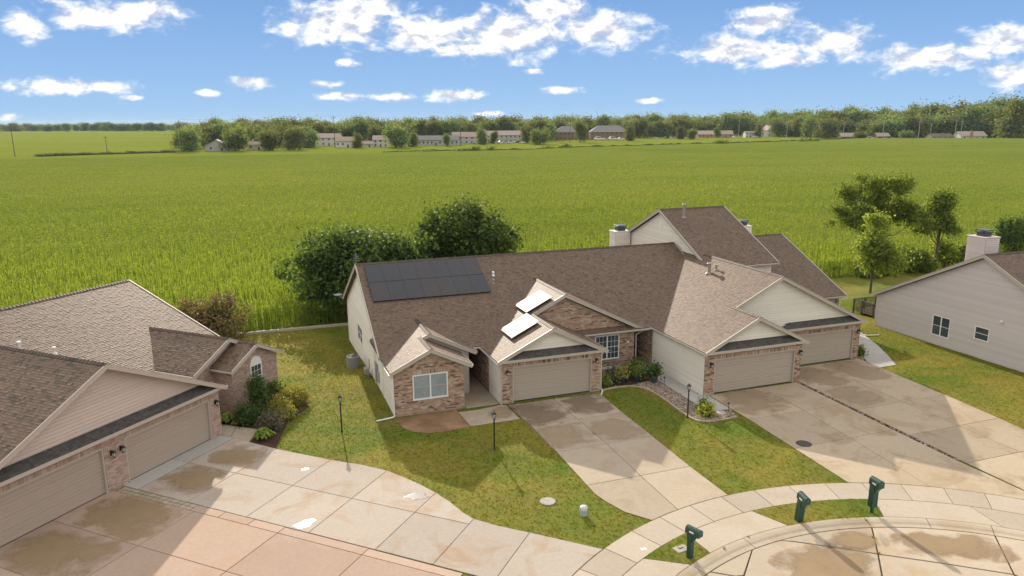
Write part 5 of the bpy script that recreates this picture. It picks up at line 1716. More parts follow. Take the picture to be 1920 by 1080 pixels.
for k in range(6):
    bl = [(0, 0, 0.7 + 0.62 * i, 0.42 - 0.05 * i, 0.42 - 0.05 * i, 0.6) for i in range(7)]
    tree('columnar_evergreen', 'narrow dark evergreen in the row behind the grey-sided house', 'tree', 57.0 + k * 1.15, 85.6 + k * 0.4, bl, 3400, 0.13, LEAF_DK, 4.2, 0.06, 60 + k, 'narrow evergreens in a row', clump=14)


def shrub(name, label, F, x, y, rx, rz, n, size, mat, seed, blobs=None, group=None):
    g = np.random.default_rng(seed)
    gr = random.Random(seed)
    bl = blobs or [(gr.uniform(-.4, .4) * rx, gr.uniform(-.4, .4) * rx, rz * gr.uniform(0.4, 0.62), rx * 0.62, rx * 0.62, rz * 0.42) for _ in range(7)]
    r = thing(name, label, 'shrub' if 'hosta' not in name else 'plant', F @ Matrix.Translation((x, y, 0.0)), group)
    b = MB()
    for k in range(5):
        q = gr.choice(bl)
        b.tube([(0, 0, -0.05), (q[0] * 0.5, q[1] * 0.5, q[2] * 0.55), (q[0], q[1], q[2])], [0.03, 0.02, 0.008], 5)
    b.build('stems', BARK, r)
    V, c = leaves(bl, n, size, g, 0.55, 0.4, 1.7, 14)
    V[..., 2] = np.maximum(V[..., 2], 0.02)
    quads_np('foliage', V, c, mat, r)


def hosta(label, F, x, y, rad, n, mat, seed, cat='plant'):
    """rosette of arching broad leaves"""
    g = random.Random(seed)
    r = thing('hosta', label, cat, F @ Matrix.Translation((x, y, 0.01)))
    for k in range(n):
        t = k * 2.4 + g.uniform(-0.3, 0.3)
        q = rad * (0.45 + 0.55 * (k / n)) * g.uniform(0.9, 1.1)
        hh = rad * (0.85 - 0.45 * (k / n))
        w_ = 0.055 + 0.03 * g.random() + rad * 0.06
        d = Vector((math.cos(t), math.sin(t), 0))
        s = Vector((-math.sin(t), math.cos(t), 0)) * w_
        p = [d * 0.03, d * q * 0.45 + Z3 * hh * 0.85, d * q * 0.8 + Z3 * hh, d * q * 1.05 + Z3 * hh * 0.62]
        ws = [0.25, 1.0, 0.95, 0.05]
        b = MB()
        vs = []
        for pp, ww in zip(p, ws):
            vs += [pp - s * ww + Z3 * 0.015 * ww, pp, pp + s * ww + Z3 * 0.015 * ww]
        fs = []
        for i in range(3):
            for j in range(2):
                fs.append((i * 3 + j, i * 3 + j + 1, i * 3 + j + 4, i * 3 + j + 3))
        b.add(vs, fs, (g.uniform(0.15, 0.9), g.random(), 0.5))
        b.build('leaf', mat, r, smooth=True)


hosta('leafy green hosta between the garage pier and the brick bay', FL, 6.85, 0.95, 0.58, 40, LEAF_HOSTA, 1)
hosta('small yellow-green hosta beside the dark round shrub', FL, 6.75, 0.25, 0.30, 20, LEAF_YEL, 2)
shrub('round_shrub', 'low dark round shrub under the arched window bay', FL, 7.35, -0.25, 0.72, 0.95, 4200, 0.075, LEAF_DK, 3)
shrub('columnar_shrub', 'tall dark columnar shrub in front of the arched window', FL, 8.35, 0.15, 0.5, 1.9, 4200, 0.075, LEAF_DK, 4,
      [(0, 0, 0.45, 0.33, 0.33, 0.5), (0.05, 0, 0.95, 0.32, 0.32, 0.5), (-0.03, 0.05, 1.4, 0.33, 0.33, 0.42), (0.02, 0, 1.75, 0.28, 0.28, 0.34)])
shrub('round_shrub', 'grey-green mounded shrub next to the bright hosta', FL, 6.95, -1.85, 0.55, 0.85, 3600, 0.06, LEAF_GREY, 5)
hosta('bright green hosta at the corner of the pale driveway and walk', FL, 5.95, -2.25, 0.62, 46, LEAF_HOSTA, 6)
shrub('spirea', 'golden spirea shrub behind the grey-green mound', FL, 8.75, -0.95, 0.66, 0.95, 3800, 0.065, LEAF_GOLD, 7)
shrub('spirea', 'rust-tipped golden shrub at the outer end of the bed', FL, 10.35, -0.62, 0.80, 1.0, 4600, 0.065, LEAF_GOLD, 8)
shrub('spirea', 'small golden shrub at the lawn edge of the bed', FL, 8.35, -1.55, 0.46, 0.65, 2400, 0.06, LEAF_GOLD, 9)
shrub('leafy_shrub', 'green white-flowered shrub against the corner of the brick bay', FL, 10.6, 0.85, 0.5, 0.9, 2600, 0.08, LEAF_MD, 10)
NAVY = paint('navy_pot_mat', (0.03, 0.038, 0.055), 0.4, 0.1, spec=0.5)
SLATE = paint('slate_pot_mat', (0.06, 0.07, 0.072), 0.55, 0.1)


def potted(label, x, y, pr, ph, potm, n, size, mat, rz, seed, F=FM):
    r = thing('potted_plant', label, 'potted plant', F @ Matrix.Translation((x, y, 0.015)))
    MB().lathe([(pr * 0.72, 0.0), (pr * 0.8, ph * 0.3), (pr * 0.97, ph * 0.9), (pr * 1.06, ph * 0.92), (pr * 1.06, ph), (pr * 0.92, ph), (pr * 0.9, ph * 0.9), (0.01, ph * 0.88)], 16).build('pot', potm, r)
    gr = random.Random(seed)
    bl = [(gr.uniform(-.5, .5) * pr, gr.uniform(-.5, .5) * pr, ph + rz * gr.uniform(0.15, 0.75), pr * 0.7, pr * 0.7, rz * 0.32) for _ in range(6)]
    b = MB()
    for q in bl:
        b.tube([(0, 0, ph * 0.85), (q[0] * 0.6, q[1] * 0.6, (ph + q[2]) / 2), (q[0], q[1], q[2])], [0.015, 0.012, 0.006], 5)
    b.build('stems', BARK, r)
    V, c = leaves(bl, n, size, np.random.default_rng(seed), 0.3, 0.5, 2.2, 10)
    quads_np('foliage', V, c, mat, r)


potted('dark bushy plant in a slate pot beside the pale walk', 9.08, -0.02, 0.26, 0.50, SLATE, 900, 0.085, LEAF_DK, 0.55, 1)
potted('light green grassy plant in a navy pot', 8.30, 0.62, 0.23, 0.42, NAVY, 500, 0.09, LEAF_LT, 0.55, 2)
potted('faded flowering plant in a low navy bowl next to the bench', 7.30, 0.75, 0.32, 0.34, NAVY, 600, 0.09, LEAF_GOLD, 0.5, 3)
potted('pale leggy plant in a small navy pot next to the bench', 6.80, 0.95, 0.22, 0.34, NAVY, 420, 0.08, LEAF_GREY, 0.5, 4)
shrub('leafy_shrub', 'spiky dark green shrub against the brick wall by the entry', FM, 8.95, 1.9, 0.36, 0.9, 800, 0.09, LEAF_DK, 14)
shrub('leafy_shrub', 'yellow-green leafy plant at the foot of the garage pier', FM, 5.95, 0.45, 0.24, 0.65, 420, 0.10, LEAF_LT, 15)
shrub('dry_shrub', 'reddish brown dry shrub beside the bench', FM, 7.85, 1.3, 0.42, 0.75, 1300, 0.07, LEAF_RED, 16)
r_ = potted('dwarf conifer over yellow-green leaves in a dark bowl among pebbles', 9.0, -5.62, 0.26, 0.24, SLATE, 420, 0.085, LEAF_YEL, 0.2, 5)
shrub('dwarf_conifer', 'small dark dwarf conifer beside the yellow-green bowl', FM, 9.12, -5.05, 0.28, 0.85, 1600, 0.06, LEAF_DK, 17,
      [(0, 0, 0.25, 0.28, 0.28, 0.25), (0.12, -.1, 0.35, 0.26, 0.26, 0.25), (0, 0, 0.6, 0.14, 0.14, 0.3)])
shrub('round_shrub', 'small green shrub at the foot of the far garage corner', FM, 24.62, -0.15, 0.42, 0.6, 1600, 0.07, LEAF_MD, 18)

# ================================================================== grass blades on the near lawns
def grass():
    n = 150000
    X, Y = nr.uniform(-24, 34, n), nr.uniform(20, 66, n)
    e1 = (X + 0.023) * 0.94126 + (Y - 39.341) * 0.33769
    e2 = -(X + 0.023) * 0.33769 + (Y - 39.341) * 0.94126
    ok = (e2 < 22.2) & (np.abs(X) < 0.74 * Y + 1.5)
    rr = np.hypot(X - CC[0], Y - CC[1])
    strip = np.zeros(n, bool)
    for s in STRIPS:
        strip |= in_poly(X, Y, s)
    ok &= (rr > 15.1) | strip
    for p in PAVED:
        xs = [q[0] for q in p]
        ys = [q[1] for q in p]
        m = ok & (X > min(xs)) & (X < max(xs)) & (Y > min(ys)) & (Y < max(ys))
        idx = np.nonzero(m)[0]
        if len(idx):
            ok[idx[in_poly(X[idx], Y[idx], p)]] = False
    X, Y, st = X[ok], Y[ok], strip[ok]
    Z = ground_z(X, Y) + np.where(st, 0.026, 0.0)
    faces, cols = [], []
    for k in range(3):
        m = len(X)
        t = nr.uniform(0, 6.283, m)
        ox, oy = X + nr.normal(0, 0.03, m), Y + nr.normal(0, 0.03, m)
        h = nr.uniform(0.035, 0.085, m)
        w_ = nr.uniform(0.010, 0.022, m)
        lx, ly = nr.normal(0, 0.035, m), nr.normal(0, 0.035, m)
        a = np.c_[ox - np.cos(t) * w_, oy - np.sin(t) * w_, Z]
        b = np.c_[ox + np.cos(t) * w_, oy + np.sin(t) * w_, Z]
        c = np.c_[ox + lx, oy + ly, Z + h]
        faces.append(np.stack([a, b, c], 1))
        v = nr.uniform(0.85, 1.35, (m, 1))
        cols.append(np.c_[v * nr.uniform(0.9, 1.15, (m, 1)), v, v * 0.9])
    tag(quads_np('grass', np.concatenate(faces), np.concatenate(cols), BLADE, per=3), 'short mown grass covering the lawns', 'grass', kind='stuff')


grass()

# weeds in the street joints
for k, (rr, aa) in enumerate(((9.86, 96.8), (12.0, 92.9), (10.9, 94.6), (12.18, 117.5), (12.1, 124))):
    x_, y_ = pol(rr, aa)
    b = MB()
    for j in range(24):
        t = rng.uniform(0, 6.28)
        q = rng.uniform(0.02, 0.12)
        d = Vector((math.cos(t), math.sin(t), 0))
        s = Vector((-d.y, d.x, 0)) * 0.012
        b.add([d * 0.01 - s, d * 0.01 + s, d * q + Z3 * rng.uniform(0.02, 0.08)], ((0, 1, 2),), (1.1, 1.2, 0.9))
    tag(b.build('weed', BLADE, None, Matrix.Translation((x_, y_, -0.045 if rr < 11.6 else 0.02))), 'small green weed growing in a joint of the turning circle', 'weed', 'weeds in the street joints')

# ================================================================== the fields
def field_mat(name, a, b, c, scale=1.0):
    m, n = new_mat(name)
    p = n.pos()
    big = n.noise(0.012 * scale, 5, 0.6, n.pos(0.6, 1.6, 1, 0.3), 0.8)
    col = n.mix(n.ramp(big, [(0.32, 0.0), (0.68, 1.0)]), a, b)
    mid = n.noise(0.09, 5, 0.65, n.pos(1, 1.5, 1, 0.3))
    col = n.mix(n.ramp(mid, [(0.42, 0.0), (0.7, 0.6)]), col, c)
    f = n.noise(1.4, 5, 0.75, p)
    col = n.mix(n.ramp(f, [(0.35, 0.65), (0.6, 0.0)]), col, [x * 0.45 for x in a])
    d = n('ShaderNodeBsdfPrincipled', {'Base Color': col, 'Roughness': 0.95, 'Specular IOR Level': 0.0, 'Normal': n.bump(f, 1.0, 0.6)})
    n('ShaderNodeOutputMaterial', {0: d.outputs[0]})
    return m


FIELD = field_mat('corn_canopy_mat', (0.142, 0.2, 0.030), (0.210, 0.246, 0.042), (0.250, 0.258, 0.056))
FIELD2 = field_mat('bean_field_mat', (0.20, 0.255, 0.036), (0.28, 0.29, 0.044), (0.165, 0.225, 0.038), 0.7)
CORN = leaf_mat('corn_leaf_mat', (0.142, 0.192, 0.026), (0.288, 0.325, 0.056), 0.58, (0.36, 0.37, 0.08), 0.3, 0.0)
near_line = lambda x: 39.341 + (22.9 + (x + 0.023) * 0.33769) / 0.94126
far_b = [(-700, 230), (-300, 288), (-194, 312), (-61, 357), (-41, 369), (10, 383), (30, 408), (63, 428), (124, 466), (179, 497), (266, 575), (355, 557), (800, 540)]


def field():
    xs = np.concatenate([np.arange(-420, -60, 10), np.arange(-60, 80, 4), np.arange(80, 501, 10)])
    T = np.linspace(0, 1, 60) ** 1.7
    yn = np.maximum(near_line(xs), 8.0)
    yb = np.interp(xs, [p[0] for p in far_b], [p[1] for p in far_b])
    X = np.repeat(xs[:, None], 60, 1)
    Y = yn[:, None] + (yb - yn)[:, None] * T[None]
    Z = -0.75 + 1.1 * sstep(1.0, 14.0, Y - yn[:, None]) + 0.75 * sstep(90, 240, np.hypot(X, Y)) + 0.10 * np.sin(X * 0.31 + Y * 0.17) * np.sin(Y * 0.23)
    top = np.stack([X, Y, Z], -1)
    V = top.reshape(-1, 3).tolist()
    n0 = len(V)
    m = len(xs)
    F = [(i * 60 + j, (i + 1) * 60 + j, (i + 1) * 60 + j + 1, i * 60 + j + 1) for i in range(m - 1) for j in range(59)]
    V += [(X[i, -1], Y[i, -1] + 0.4, -1.1) for i in range(m)]
    F += [(i * 60 + 59, (i + 1) * 60 + 59, n0 + i + 1, n0 + i) for i in range(m - 1)]
    me = bpy.data.meshes.new('field')
    me.from_pydata(V, [], F)
    tag(link('field', me, FIELD), kind='structure')
    MB().add([(-1500, 200, -0.75), (1400, 200, -0.75), (1800, 2600, -0.75), (-2200, 2600, -0.75)], [(0, 1, 2, 3)]).build('far_field', FIELD2, kind='structure')


field()


def ditch():
    """rough grass bank on the line between the two fields"""
    b = MB()
    pts = [(p[0], p[1] + 1.2) for p in far_b if p[0] > -70 and p[0] < 280]
    fine = []
    for i in range(len(pts) - 1):
        n = max(1, int(math.dist(pts[i], pts[i + 1]) / 3))
        fine += [(pts[i][0] + (pts[i + 1][0] - pts[i][0]) * k / n, pts[i][1] + (pts[i + 1][1] - pts[i][1]) * k / n) for k in range(n)]
    vs = []
    for x, y in fine:
        h = rng.uniform(1.5, 2.3)
        vs += [(x, y - 0.9, -0.9), (x + rng.uniform(-.2, .2), y - 0.2, h - 0.25), (x, y + 0.5, h - 0.4), (x, y + 1.4, -0.9)]
    fs = [(4 * i + j, 4 * i + 4 + j, 4 * i + 5 + j, 4 * i + 1 + j) for i in range(len(fine) - 1) for j in range(3)]
    b.add(vs, fs).build('ditch_bank', soil('bank_grass_mat', (0.05, 0.08, 0.02), (0.10, 0.13, 0.035)), kind='structure')


ditch()


def corn():
    faces, cols = [], []
    rings = [(30, 84, 8.0, 0.68, 5), (84, 128, 5.2, 0.78, 3), (128, 185, 2.6, 0.95, 3), (185, 265, 1.2, 1.2, 2)]
    for (d0, d1, rho, sc_, nb) in rings + [None_ring]:
        if d0 is None:
            x = nr.uniform(-42, 62, 900)                 # a full standing row along the lawn edge
            y = near_line(x) + nr.uniform(0.1, 1.2, 900)
            ok = np.ones(900, bool)
        else:
            e0, e1 = max(40, d0 - 0.16 * d0 * (d0 > 50)), d1 * 1.16          # the densities fade into one another
            n = int(2 * 0.76 * e1 * (e1 - e0) * rho)
            x, y = nr.uniform(-0.76 * e1, 0.76 * e1, n), nr.uniform(e0, e1, n)
            dd = np.hypot(x * 0.5, y) * nr.uniform(0.86, 1.16, n)
            ok = (np.abs(x) < 0.76 * y + 3) & (y > near_line(x) + 0.15) & (dd > d0) & (dd <= d1)
        P = np.c_[x[ok], y[ok]]
        m = len(P)
        hgt = nr.uniform(0.94, 1.07, m)
        for k in range(nb):
            lev = k * 5 / max(1, nb - 1) if d0 is None else (1.2 + k * 3.8 / (nb - 1) if d0 < 80 else 2.2 + k * 2.8 / (nb - 1))
            t = nr.uniform(0, 6.283, m)
            zb = (0.75 + 0.2 * lev + nr.uniform(-0.1, 0.1, m)) * hgt
            out = nr.uniform(0.35, 0.7, m) * (1.0 - 0.07 * lev) * sc_
            lift = nr.uniform(0.0, 0.2, m)
            d = np.c_[np.cos(t), np.sin(t), np.zeros(m)]
            s = np.c_[-np.sin(t), np.cos(t), np.zeros(m)] * (0.045 * sc_ * nr.uniform(0.8, 1.3, m))[:, None]
            b0 = np.c_[P, zb - 0.8]
            p1 = b0 + d * (out * 0.5)[:, None] + np.c_[np.zeros((m, 2)), lift]
            p2 = b0 + d * out[:, None] + np.c_[np.zeros((m, 2)), lift * nr.uniform(-0.4, 0.8, m)]
            faces += [np.stack([b0 - s * 0.7, b0 + s * 0.7, p1 + s, p1 - s], 1), np.stack([p1 - s, p1 + s, p2 + s * 0.15, p2 - s * 0.15], 1)]
            patch = 0.24 * np.sin(P[:, 0] * 0.055 + 1.7 * np.sin(P[:, 1] * 0.021)) * np.sin(P[:, 1] * 0.047 + 0.9 * np.sin(P[:, 0] * 0.03)) + 0.12 * np.sin((P[:, 1] - 0.36 * P[:, 0]) * 0.35)
            c = np.c_[np.clip(nr.normal(0.52, 0.14, m) + 0.04 * (lev - 2.5) + patch, 0, 1), nr.random(m) * 0.65, nr.random(m)]
            cols += [c, c]
        s = np.c_[np.full(m, 0.02), np.zeros((m, 2))] * sc_
        b0, tp = np.c_[P, np.full(m, -0.85)], np.c_[P + nr.normal(0, 0.05, (m, 2)), 1.12 * hgt + 0.05]
        if d0 is None or d0 < 80:
            faces.append(np.stack([b0 - s, b0 + s, tp + s * 0.8, tp - s * 0.8], 1))
            cols.append(np.c_[np.full(m, 0.5), np.full(m, 0.2), np.zeros(m)])
        tz = tp + np.c_[nr.normal(0, 0.05, (m, 2)), nr.uniform(0.02, 0.12, m)]
        faces.append(np.stack([tp - s * 1.3, tp + s * 1.3, tz + s * 0.5, tz - s * 0.5], 1))
        cols.append(np.c_[np.full(m, 0.8), nr.uniform(0.6, 1.0, m), np.zeros(m)])
    tag(quads_np('corn', np.concatenate(faces), np.concatenate(cols), CORN), 'tall green corn filling the field behind the houses', 'corn', kind='stuff')


None_ring = (None, None, 0, 1.0, 6)
corn()

# ================================================================== far trees
depth = lambda Y: 0.9754 * Y + 3.4
wx = lambda u, Y: (u - 960) / 1390.0 * depth(Y)
LEAF_FAR = leaf_mat('far_leaf_mat', (0.075, 0.115, 0.045), (0.235, 0.28, 0.10), 0.45, (0.28, 0.25, 0.09), 1.2, 0.05)


def far_variant(seed, h, rx, nb, n, size, z0=0.02):
    g = random.Random(seed)
    bl = blobset(g, rx, rx, h * (z0 + 0.12), h * 0.86, nb, h * 0.15) + [(0, 0, h * 0.5, rx * 0.6, rx * 0.6, h * 0.3)]
    V, c = leaves(bl, n, size, np.random.default_rng(seed), 0.35, 0.5, 1.3, 16)
    cr = quads_np('crown', V, c, LEAF_FAR)
    tm = trunk(h * 0.6, h * 0.018, g, [(h * g.uniform(0.2, 0.55), b[0], b[1], b[2]) for b in bl[:6]]).mesh('trunk')
    tr = link('trunk', tm, BARK)
    r = link('far_tree', None)
    tr.parent = r
    cr.parent = r
    return r


VAR = [far_variant(100 + k, 16.0, rx, nb, 3600, 0.80) for k, (rx, nb) in enumerate(((8.2, 22), (7.0, 20), (9.2, 26), (6.2, 18), (8.6, 24), (5.0, 16)))]
USED = [False] * len(VAR)


SEG = ((590, 'the small grey gable house'), (735, 'the white two-storey house'), (1000, 'the grey apartment blocks'), (1200, 'the brick hip-roofed buildings'), (1400, 'the orange brick houses'),
       (1560, 'the tall white gable house'), (1740, 'the dark low houses'), (3000, 'the pale house with an orange brick chimney'))


def put_tree(u, Y, h, wsc=1.0, v=None, label=None, group=None):
    if label is None:
        seg = next(n for m, n in SEG if u < m)
        label = 'leafy tree in the far tree line behind ' + seg
        group = 'far trees behind ' + seg
    k = rng.randrange(len(VAR)) if v is None else v
    s = h / 16.0
    M_ = Matrix.Translation((wx(u, Y), Y, -1.0)) @ Matrix.Rotation(rng.uniform(0, 6.28), 4, 'Z') @ Matrix.Diagonal((s * wsc, s * wsc, s, 1))
    if not USED[k]:
        USED[k] = True
        r = VAR[k]
        r.matrix_basis = M_
    else:
        r = copy_tree(VAR[k], M_)
    tag(r, label, 'tree', group)


fx = [345, 430, 640, 820, 1000, 1140, 1300, 1450, 1600, 1760, 1920]
fy = [455, 455, 520, 560, 600, 690, 740, 720, 650, 610, 590]
ft = [229, 223, 223, 222, 221, 219, 217, 215, 211, 205, 196]       # height of the skyline in the photograph
base_Y = lambda u: float(np.interp(u, fx, fy))
top_h = lambda u, Y: CAMH + 1.0 + (226 - float(np.interp(u, fx, ft))) * depth(Y) / 1390.0
for row, (off, dens_, hk) in enumerate(((0, 17, 0.80), (45, 15, 0.93), (110, 15, 1.0), (210, 20, 1.0))):
    u = 350.0 + 5 * row
    while u < 1945:
        Y = base_Y(u) + off + rng.uniform(-18, 18)
        clear = row == 0 and any(a < u < b for a, b in ((380, 428), (462, 492), (588, 735), (756, 990), (1044, 1078), (1106, 1180), (1305, 1378), (1395, 1460), (1576, 1614), (1650, 1672), (1752, 1855)))
        if not clear:
            put_tree(u, Y, top_h(u, Y) * hk * rng.uniform(0.78, 1.08), rng.uniform(0.85, 1.25))
        u += dens_ * rng.uniform(0.7, 1.4)
for u in np.arange(-30, 360, 11.5):
    Y = rng.uniform(1420, 1620)
    put_tree(u + rng.uniform(-4, 4), Y, rng.uniform(13, 17.5), rng.uniform(1.5, 2.1), None, 'hazy tree on the far horizon beyond the left field', 'trees on the far left horizon')
# single trees standing before the houses
for (u, Y, h, ws, v, lab) in ((358, 428, 13, 1.0, 4, 'dark tree at the end of the tree line beside a tall pole'), (442, 432, 15.5, 1.0, 2, 'large dark tree right of the small grey gable house'),
                              (505, 440, 13, 1.0, 0, 'tree between the white shed and the pale yellow-green crown'), (553, 445, 13.5, 1.05, 4, 'round yellow-green crown left of the white two-storey house'),
                              (743, 470, 16, 1.0, 0, 'broad tree standing before the long grey building'), (1013, 520, 13, 1.1, 2, 'low broad tree left of the brick hip-roofed building'),
                              (1090, 560, 15.5, 0.75, 3, 'dark upright tree between the two brick buildings'), (1182, 600, 12, 0.8, 1, 'tree at the right end of the brick building'),
                              (1277, 640, 11, 0.9, 1, 'small round tree left of the orange brick house'), (1300, 640, 10, 0.9, 0, 'smaller round tree beside the orange brick house'),
                              (1612, 585, 8, 1.4, 2, 'low rounded bushy tree beside the dark brown house'), (1553, 640, 17, 1.2, 4, 'yellow-green broad tree before the tree line'),
                              (1898, 560, 30, 0.8, 1, 'tallest tree at the right end of the tree line'), (1700, 590, 8, 1.5, 0, 'low pale bushy tree among the parked vehicles'), (776, 488, 9, 1.0, 1, 'small tree at the left end of the long grey building'), (838, 492, 8, 0.9, 3, 'small tree before the middle of the long grey building'), (905, 525, 11, 0.9, 1, 'tree between the long grey building and the apartment block'), (928, 545, 9, 0.8, 3, 'slim tree before the wide apartment block'), (990, 550, 13, 0.9, 4, 'tree at the right end of the wide apartment block'), (672, 470, 9, 0.9, 1, 'small tree between the pale house and the low garage'), (586, 480, 12, 0.9, 0, 'dark tree at the left corner of the white two-storey house'), (1346, 672, 9, 0.9, 3, 'small tree between the two orange brick houses'), (1424, 685, 12, 0.8, 1, 'tree between the white box house and the tall white gable house')):
    put_tree(u, Y, h, ws, v, lab, None)

BUSH = None


def bush(u, Y, w_, h, label, group):
    global BUSH
    M_ = Matrix.Translation((wx(u, Y), Y, -0.8)) @ Matrix.Rotation(rng.uniform(0, 6.28), 4, 'Z') @ Matrix.Diagonal((w_, w_, h, 1))
    if BUSH is None:
        g = np.random.default_rng(77)
        bl = [(0, 0, 0.45, 0.45, 0.45, 0.45), (0.25, 0.1, 0.5, 0.25, 0.25, 0.35), (-0.25, -0.1, 0.4, 0.28, 0.28, 0.35)]
        V, c = leaves(bl, 900, 0.10, g, 0.4, 0.5, 1.4, 12)
        BUSH = thing('hedge_bush', label, 'bush', M_, group)
        quads_np('foliage', V, c, LEAF_MD, BUSH)
        MB().tube([(0, 0, -0.2), (0, 0, 0.5)], 0.03, 5).build('stems', BARK, BUSH)
        return
    tag(copy_tree(BUSH, M_), label, 'bush', group)


for (u, Y, w_, h) in ((792, 362, 4, 2.6), (806, 364, 5, 2.8), (866, 372, 6, 3.4), (880, 373, 5.5, 3.4), (894, 374, 4.5, 4.6), (923, 376, 4.6, 4.4), (1026, 398, 4, 3.4), (1062, 412, 5.5, 4.4),
                      (1348, 462, 5, 4.2), (1358, 464, 6, 4.6), (1505, 500, 5, 4.0), (1518, 505, 6, 4.4), (1530, 508, 5, 4.2)):
    bush(u, Y, w_, h, 'dark bush standing on the ditch line between the two fields', 'bushes on the ditch line')
for k in range(20):
    u = 78 + k * 12.9
    Y = float(np.interp(u, (62, 160, 322), (372, 390, 416)))
    bush(u, Y, rng.uniform(4.0, 6.0), rng.uniform(1.0, 1.9), 'low dark bush in the hedge along the left field road', 'hedge along the left field road')

# ================================================================== far houses
WALLM = {k: paint('far_%s_wall_mat' % k, c, 0.8, 0.06) for k, c in dict(white=(0.62, 0.60, 0.56), grey=(0.42, 0.41, 0.39), brick=(0.24, 0.145, 0.10), orange=(0.42, 0.26, 0.165), brown=(0.13, 0.085, 0.06), tan=(0.45, 0.37, 0.29)).items()}
ROOFM = {k: paint('far_%s_roof_mat' % k, c, 0.85, 0.12, 0.6) for k, c in dict(rose=(0.42, 0.33, 0.29), grey=(0.24, 0.225, 0.215), brown=(0.17, 0.13, 0.10), tan=(0.38, 0.30, 0.24)).items()}


def far_house(label, u, Y, w_, d, h, rh, wall, roof, yaw=0.0, hip=False, wins=4, floors=1, end=False):
    r = thing('far_house', label, 'house', Matrix.Translation((wx(u, Y), Y + d / 2, -1.0)) @ Matrix.Rotation(yaw, 4, 'Z'))
    x0, x1, y0, y1 = -w_ / 2, w_ / 2, -d / 2, d / 2
    if end:
        MB().extr([(x0, 0), (x1, 0), (x1, h), (0, h + rh - 0.15), (x0, h)], 'y', y0, y1).build('wall', WALLM[wall], r)
    elif hip:
        MB().box(x0, y0, 0, x1, y1, h).build('wall', WALLM[wall], r)
    else:
        MB().extr([(y0, 0), (y1, 0), (y1, h), (0, h + rh - 0.15), (y0, h)], 'x', x0, x1).build('wall', WALLM[wall], r)
    o = 0.5
    b = MB()
    if end:
        for s in (-1, 1):
            k = rh / (w_ / 2)
            t = [Vector((s * (w_ / 2 + o), y0 - o, h - k * o)), Vector((s * (w_ / 2 + o), y1 + o, h - k * o)), Vector((0, y1 + o, h + rh)), Vector((0, y0 - o, h + rh))]
            q = [p - Z3 * 0.2 for p in t]
            b.add(t + q, ((0, 1, 2, 3), (7, 6, 5, 4), (0, 4, 5, 1), (1, 5, 6, 2), (2, 6, 7, 3), (3, 7, 4, 0)))
    else:
        k = rh / (d / 2)
        ins = d / 2 * 0.9 if hip else -o
        for s in (-1, 1):
            t = [Vector((x0 - o, s * (d / 2 + o), h - k * o)), Vector((x1 + o, s * (d / 2 + o), h - k * o)), Vector((x1 - ins, 0, h + rh)), Vector((x0 + ins, 0, h + rh))]
            q = [p - Z3 * 0.2 for p in t]
            b.add(t + q, ((0, 1, 2, 3), (7, 6, 5, 4), (0, 4, 5, 1), (1, 5, 6, 2), (2, 6, 7, 3), (3, 7, 4, 0)))
        if hip:
            for s, xx in ((-1, x0), (1, x1)):
                b.add([(xx + s * o, y0 - o, h - k * o), (xx + s * o, y1 + o, h - k * o), (xx - s * ins, 0, h + rh)], ((0, 1, 2),))
    b.build('roof', ROOFM[roof], r)
    for f in range(floors):
        zc = h * (f + 0.55) / floors
        for i in range(wins):
            xc_ = x0 + w_ * (i + 0.5) / wins
            if f == 0 and i == wins // 2:
                MB().box(xc_ - 0.55, y0 - 0.06, 0.0, xc_ + 0.55, y0 + 0.02, 2.2).build('door', ROOFM['brown'], r)
                continue
            MB().box(xc_ - 0.5, y0 - 0.05, zc - 0.6, xc_ + 0.5, y0 + 0.02, zc + 0.65).build('window', GLASS, r)
    return r


far_house('small pale grey gable house under dark trees at the tree line end', 403, 430, 12, 10, 3.6, 3.2, 'grey', 'grey', 0.25, wins=2, end=True)
far_house('low white shed glimpsed between two far trees', 478, 445, 9, 7, 3.6, 1.6, 'white', 'tan', 0.1, wins=2)
far_house('white two-storey house with a pale rose roof', 616, 515, 17, 9, 6.0, 2.6, 'white', 'rose', -0.25, wins=4, floors=2)
far_house('pale house with a tan roof in front of the white two-storey house', 648, 478, 12.5, 8, 4.6, 2.4, 'white', 'tan', 0.1, wins=4, floors=1)
far_house('low white garage with a tan roof beside a small white house', 686, 482, 10, 7, 2.5, 1.8, 'white', 'tan', 0.05, wins=2)
far_house('narrow white two-storey house left of the broad tree', 714, 486, 9.5, 8, 5.2, 2.4, 'white', 'rose', 0.1, wins=3, floors=2)
far_house('long low grey building behind the broad tree', 815, 505, 33, 10, 4.4, 2.6, 'grey', 'grey', 0.0, wins=12)
far_house('grey apartment block with a pale roof behind the long grey building', 880, 545, 24, 10, 5.6, 3.0, 'grey', 'tan', 0.1, wins=6, floors=2)
far_house('wide grey apartment block behind the parked cars', 946, 575, 34, 11, 6.0, 3.0, 'grey', 'rose', 0.05, wins=10, floors=2)
far_house('brick hip-roofed building left of the dark upright tree', 1064, 640, 20, 14, 7.0, 4.6, 'brick', 'grey', 0.0, True, 6, 2)
far_house('brick hip-roofed building right of the dark upright tree', 1144, 640, 32, 15, 7.0, 5.0, 'brick', 'grey', 0.0, True, 8, 2)
far_house('orange brick low house with a pale roof', 1327, 690, 18, 11, 3.6, 3.0, 'orange', 'rose', 0.1, wins=5)
far_house('smaller orange brick house with a pale roof', 1363, 692, 13, 10, 3.6, 3.0, 'orange', 'tan', -0.1, wins=3)
far_house('small white box-shaped house among roadside poles', 1408, 690, 8.5, 8, 4.6, 1.4, 'white', 'grey', 0.0, wins=3, floors=2)
far_house('tall white gable house half hidden in the tree line', 1446, 725, 10, 10, 6.5, 4.5, 'white', 'rose', 0.3, wins=2, floors=2, end=True)
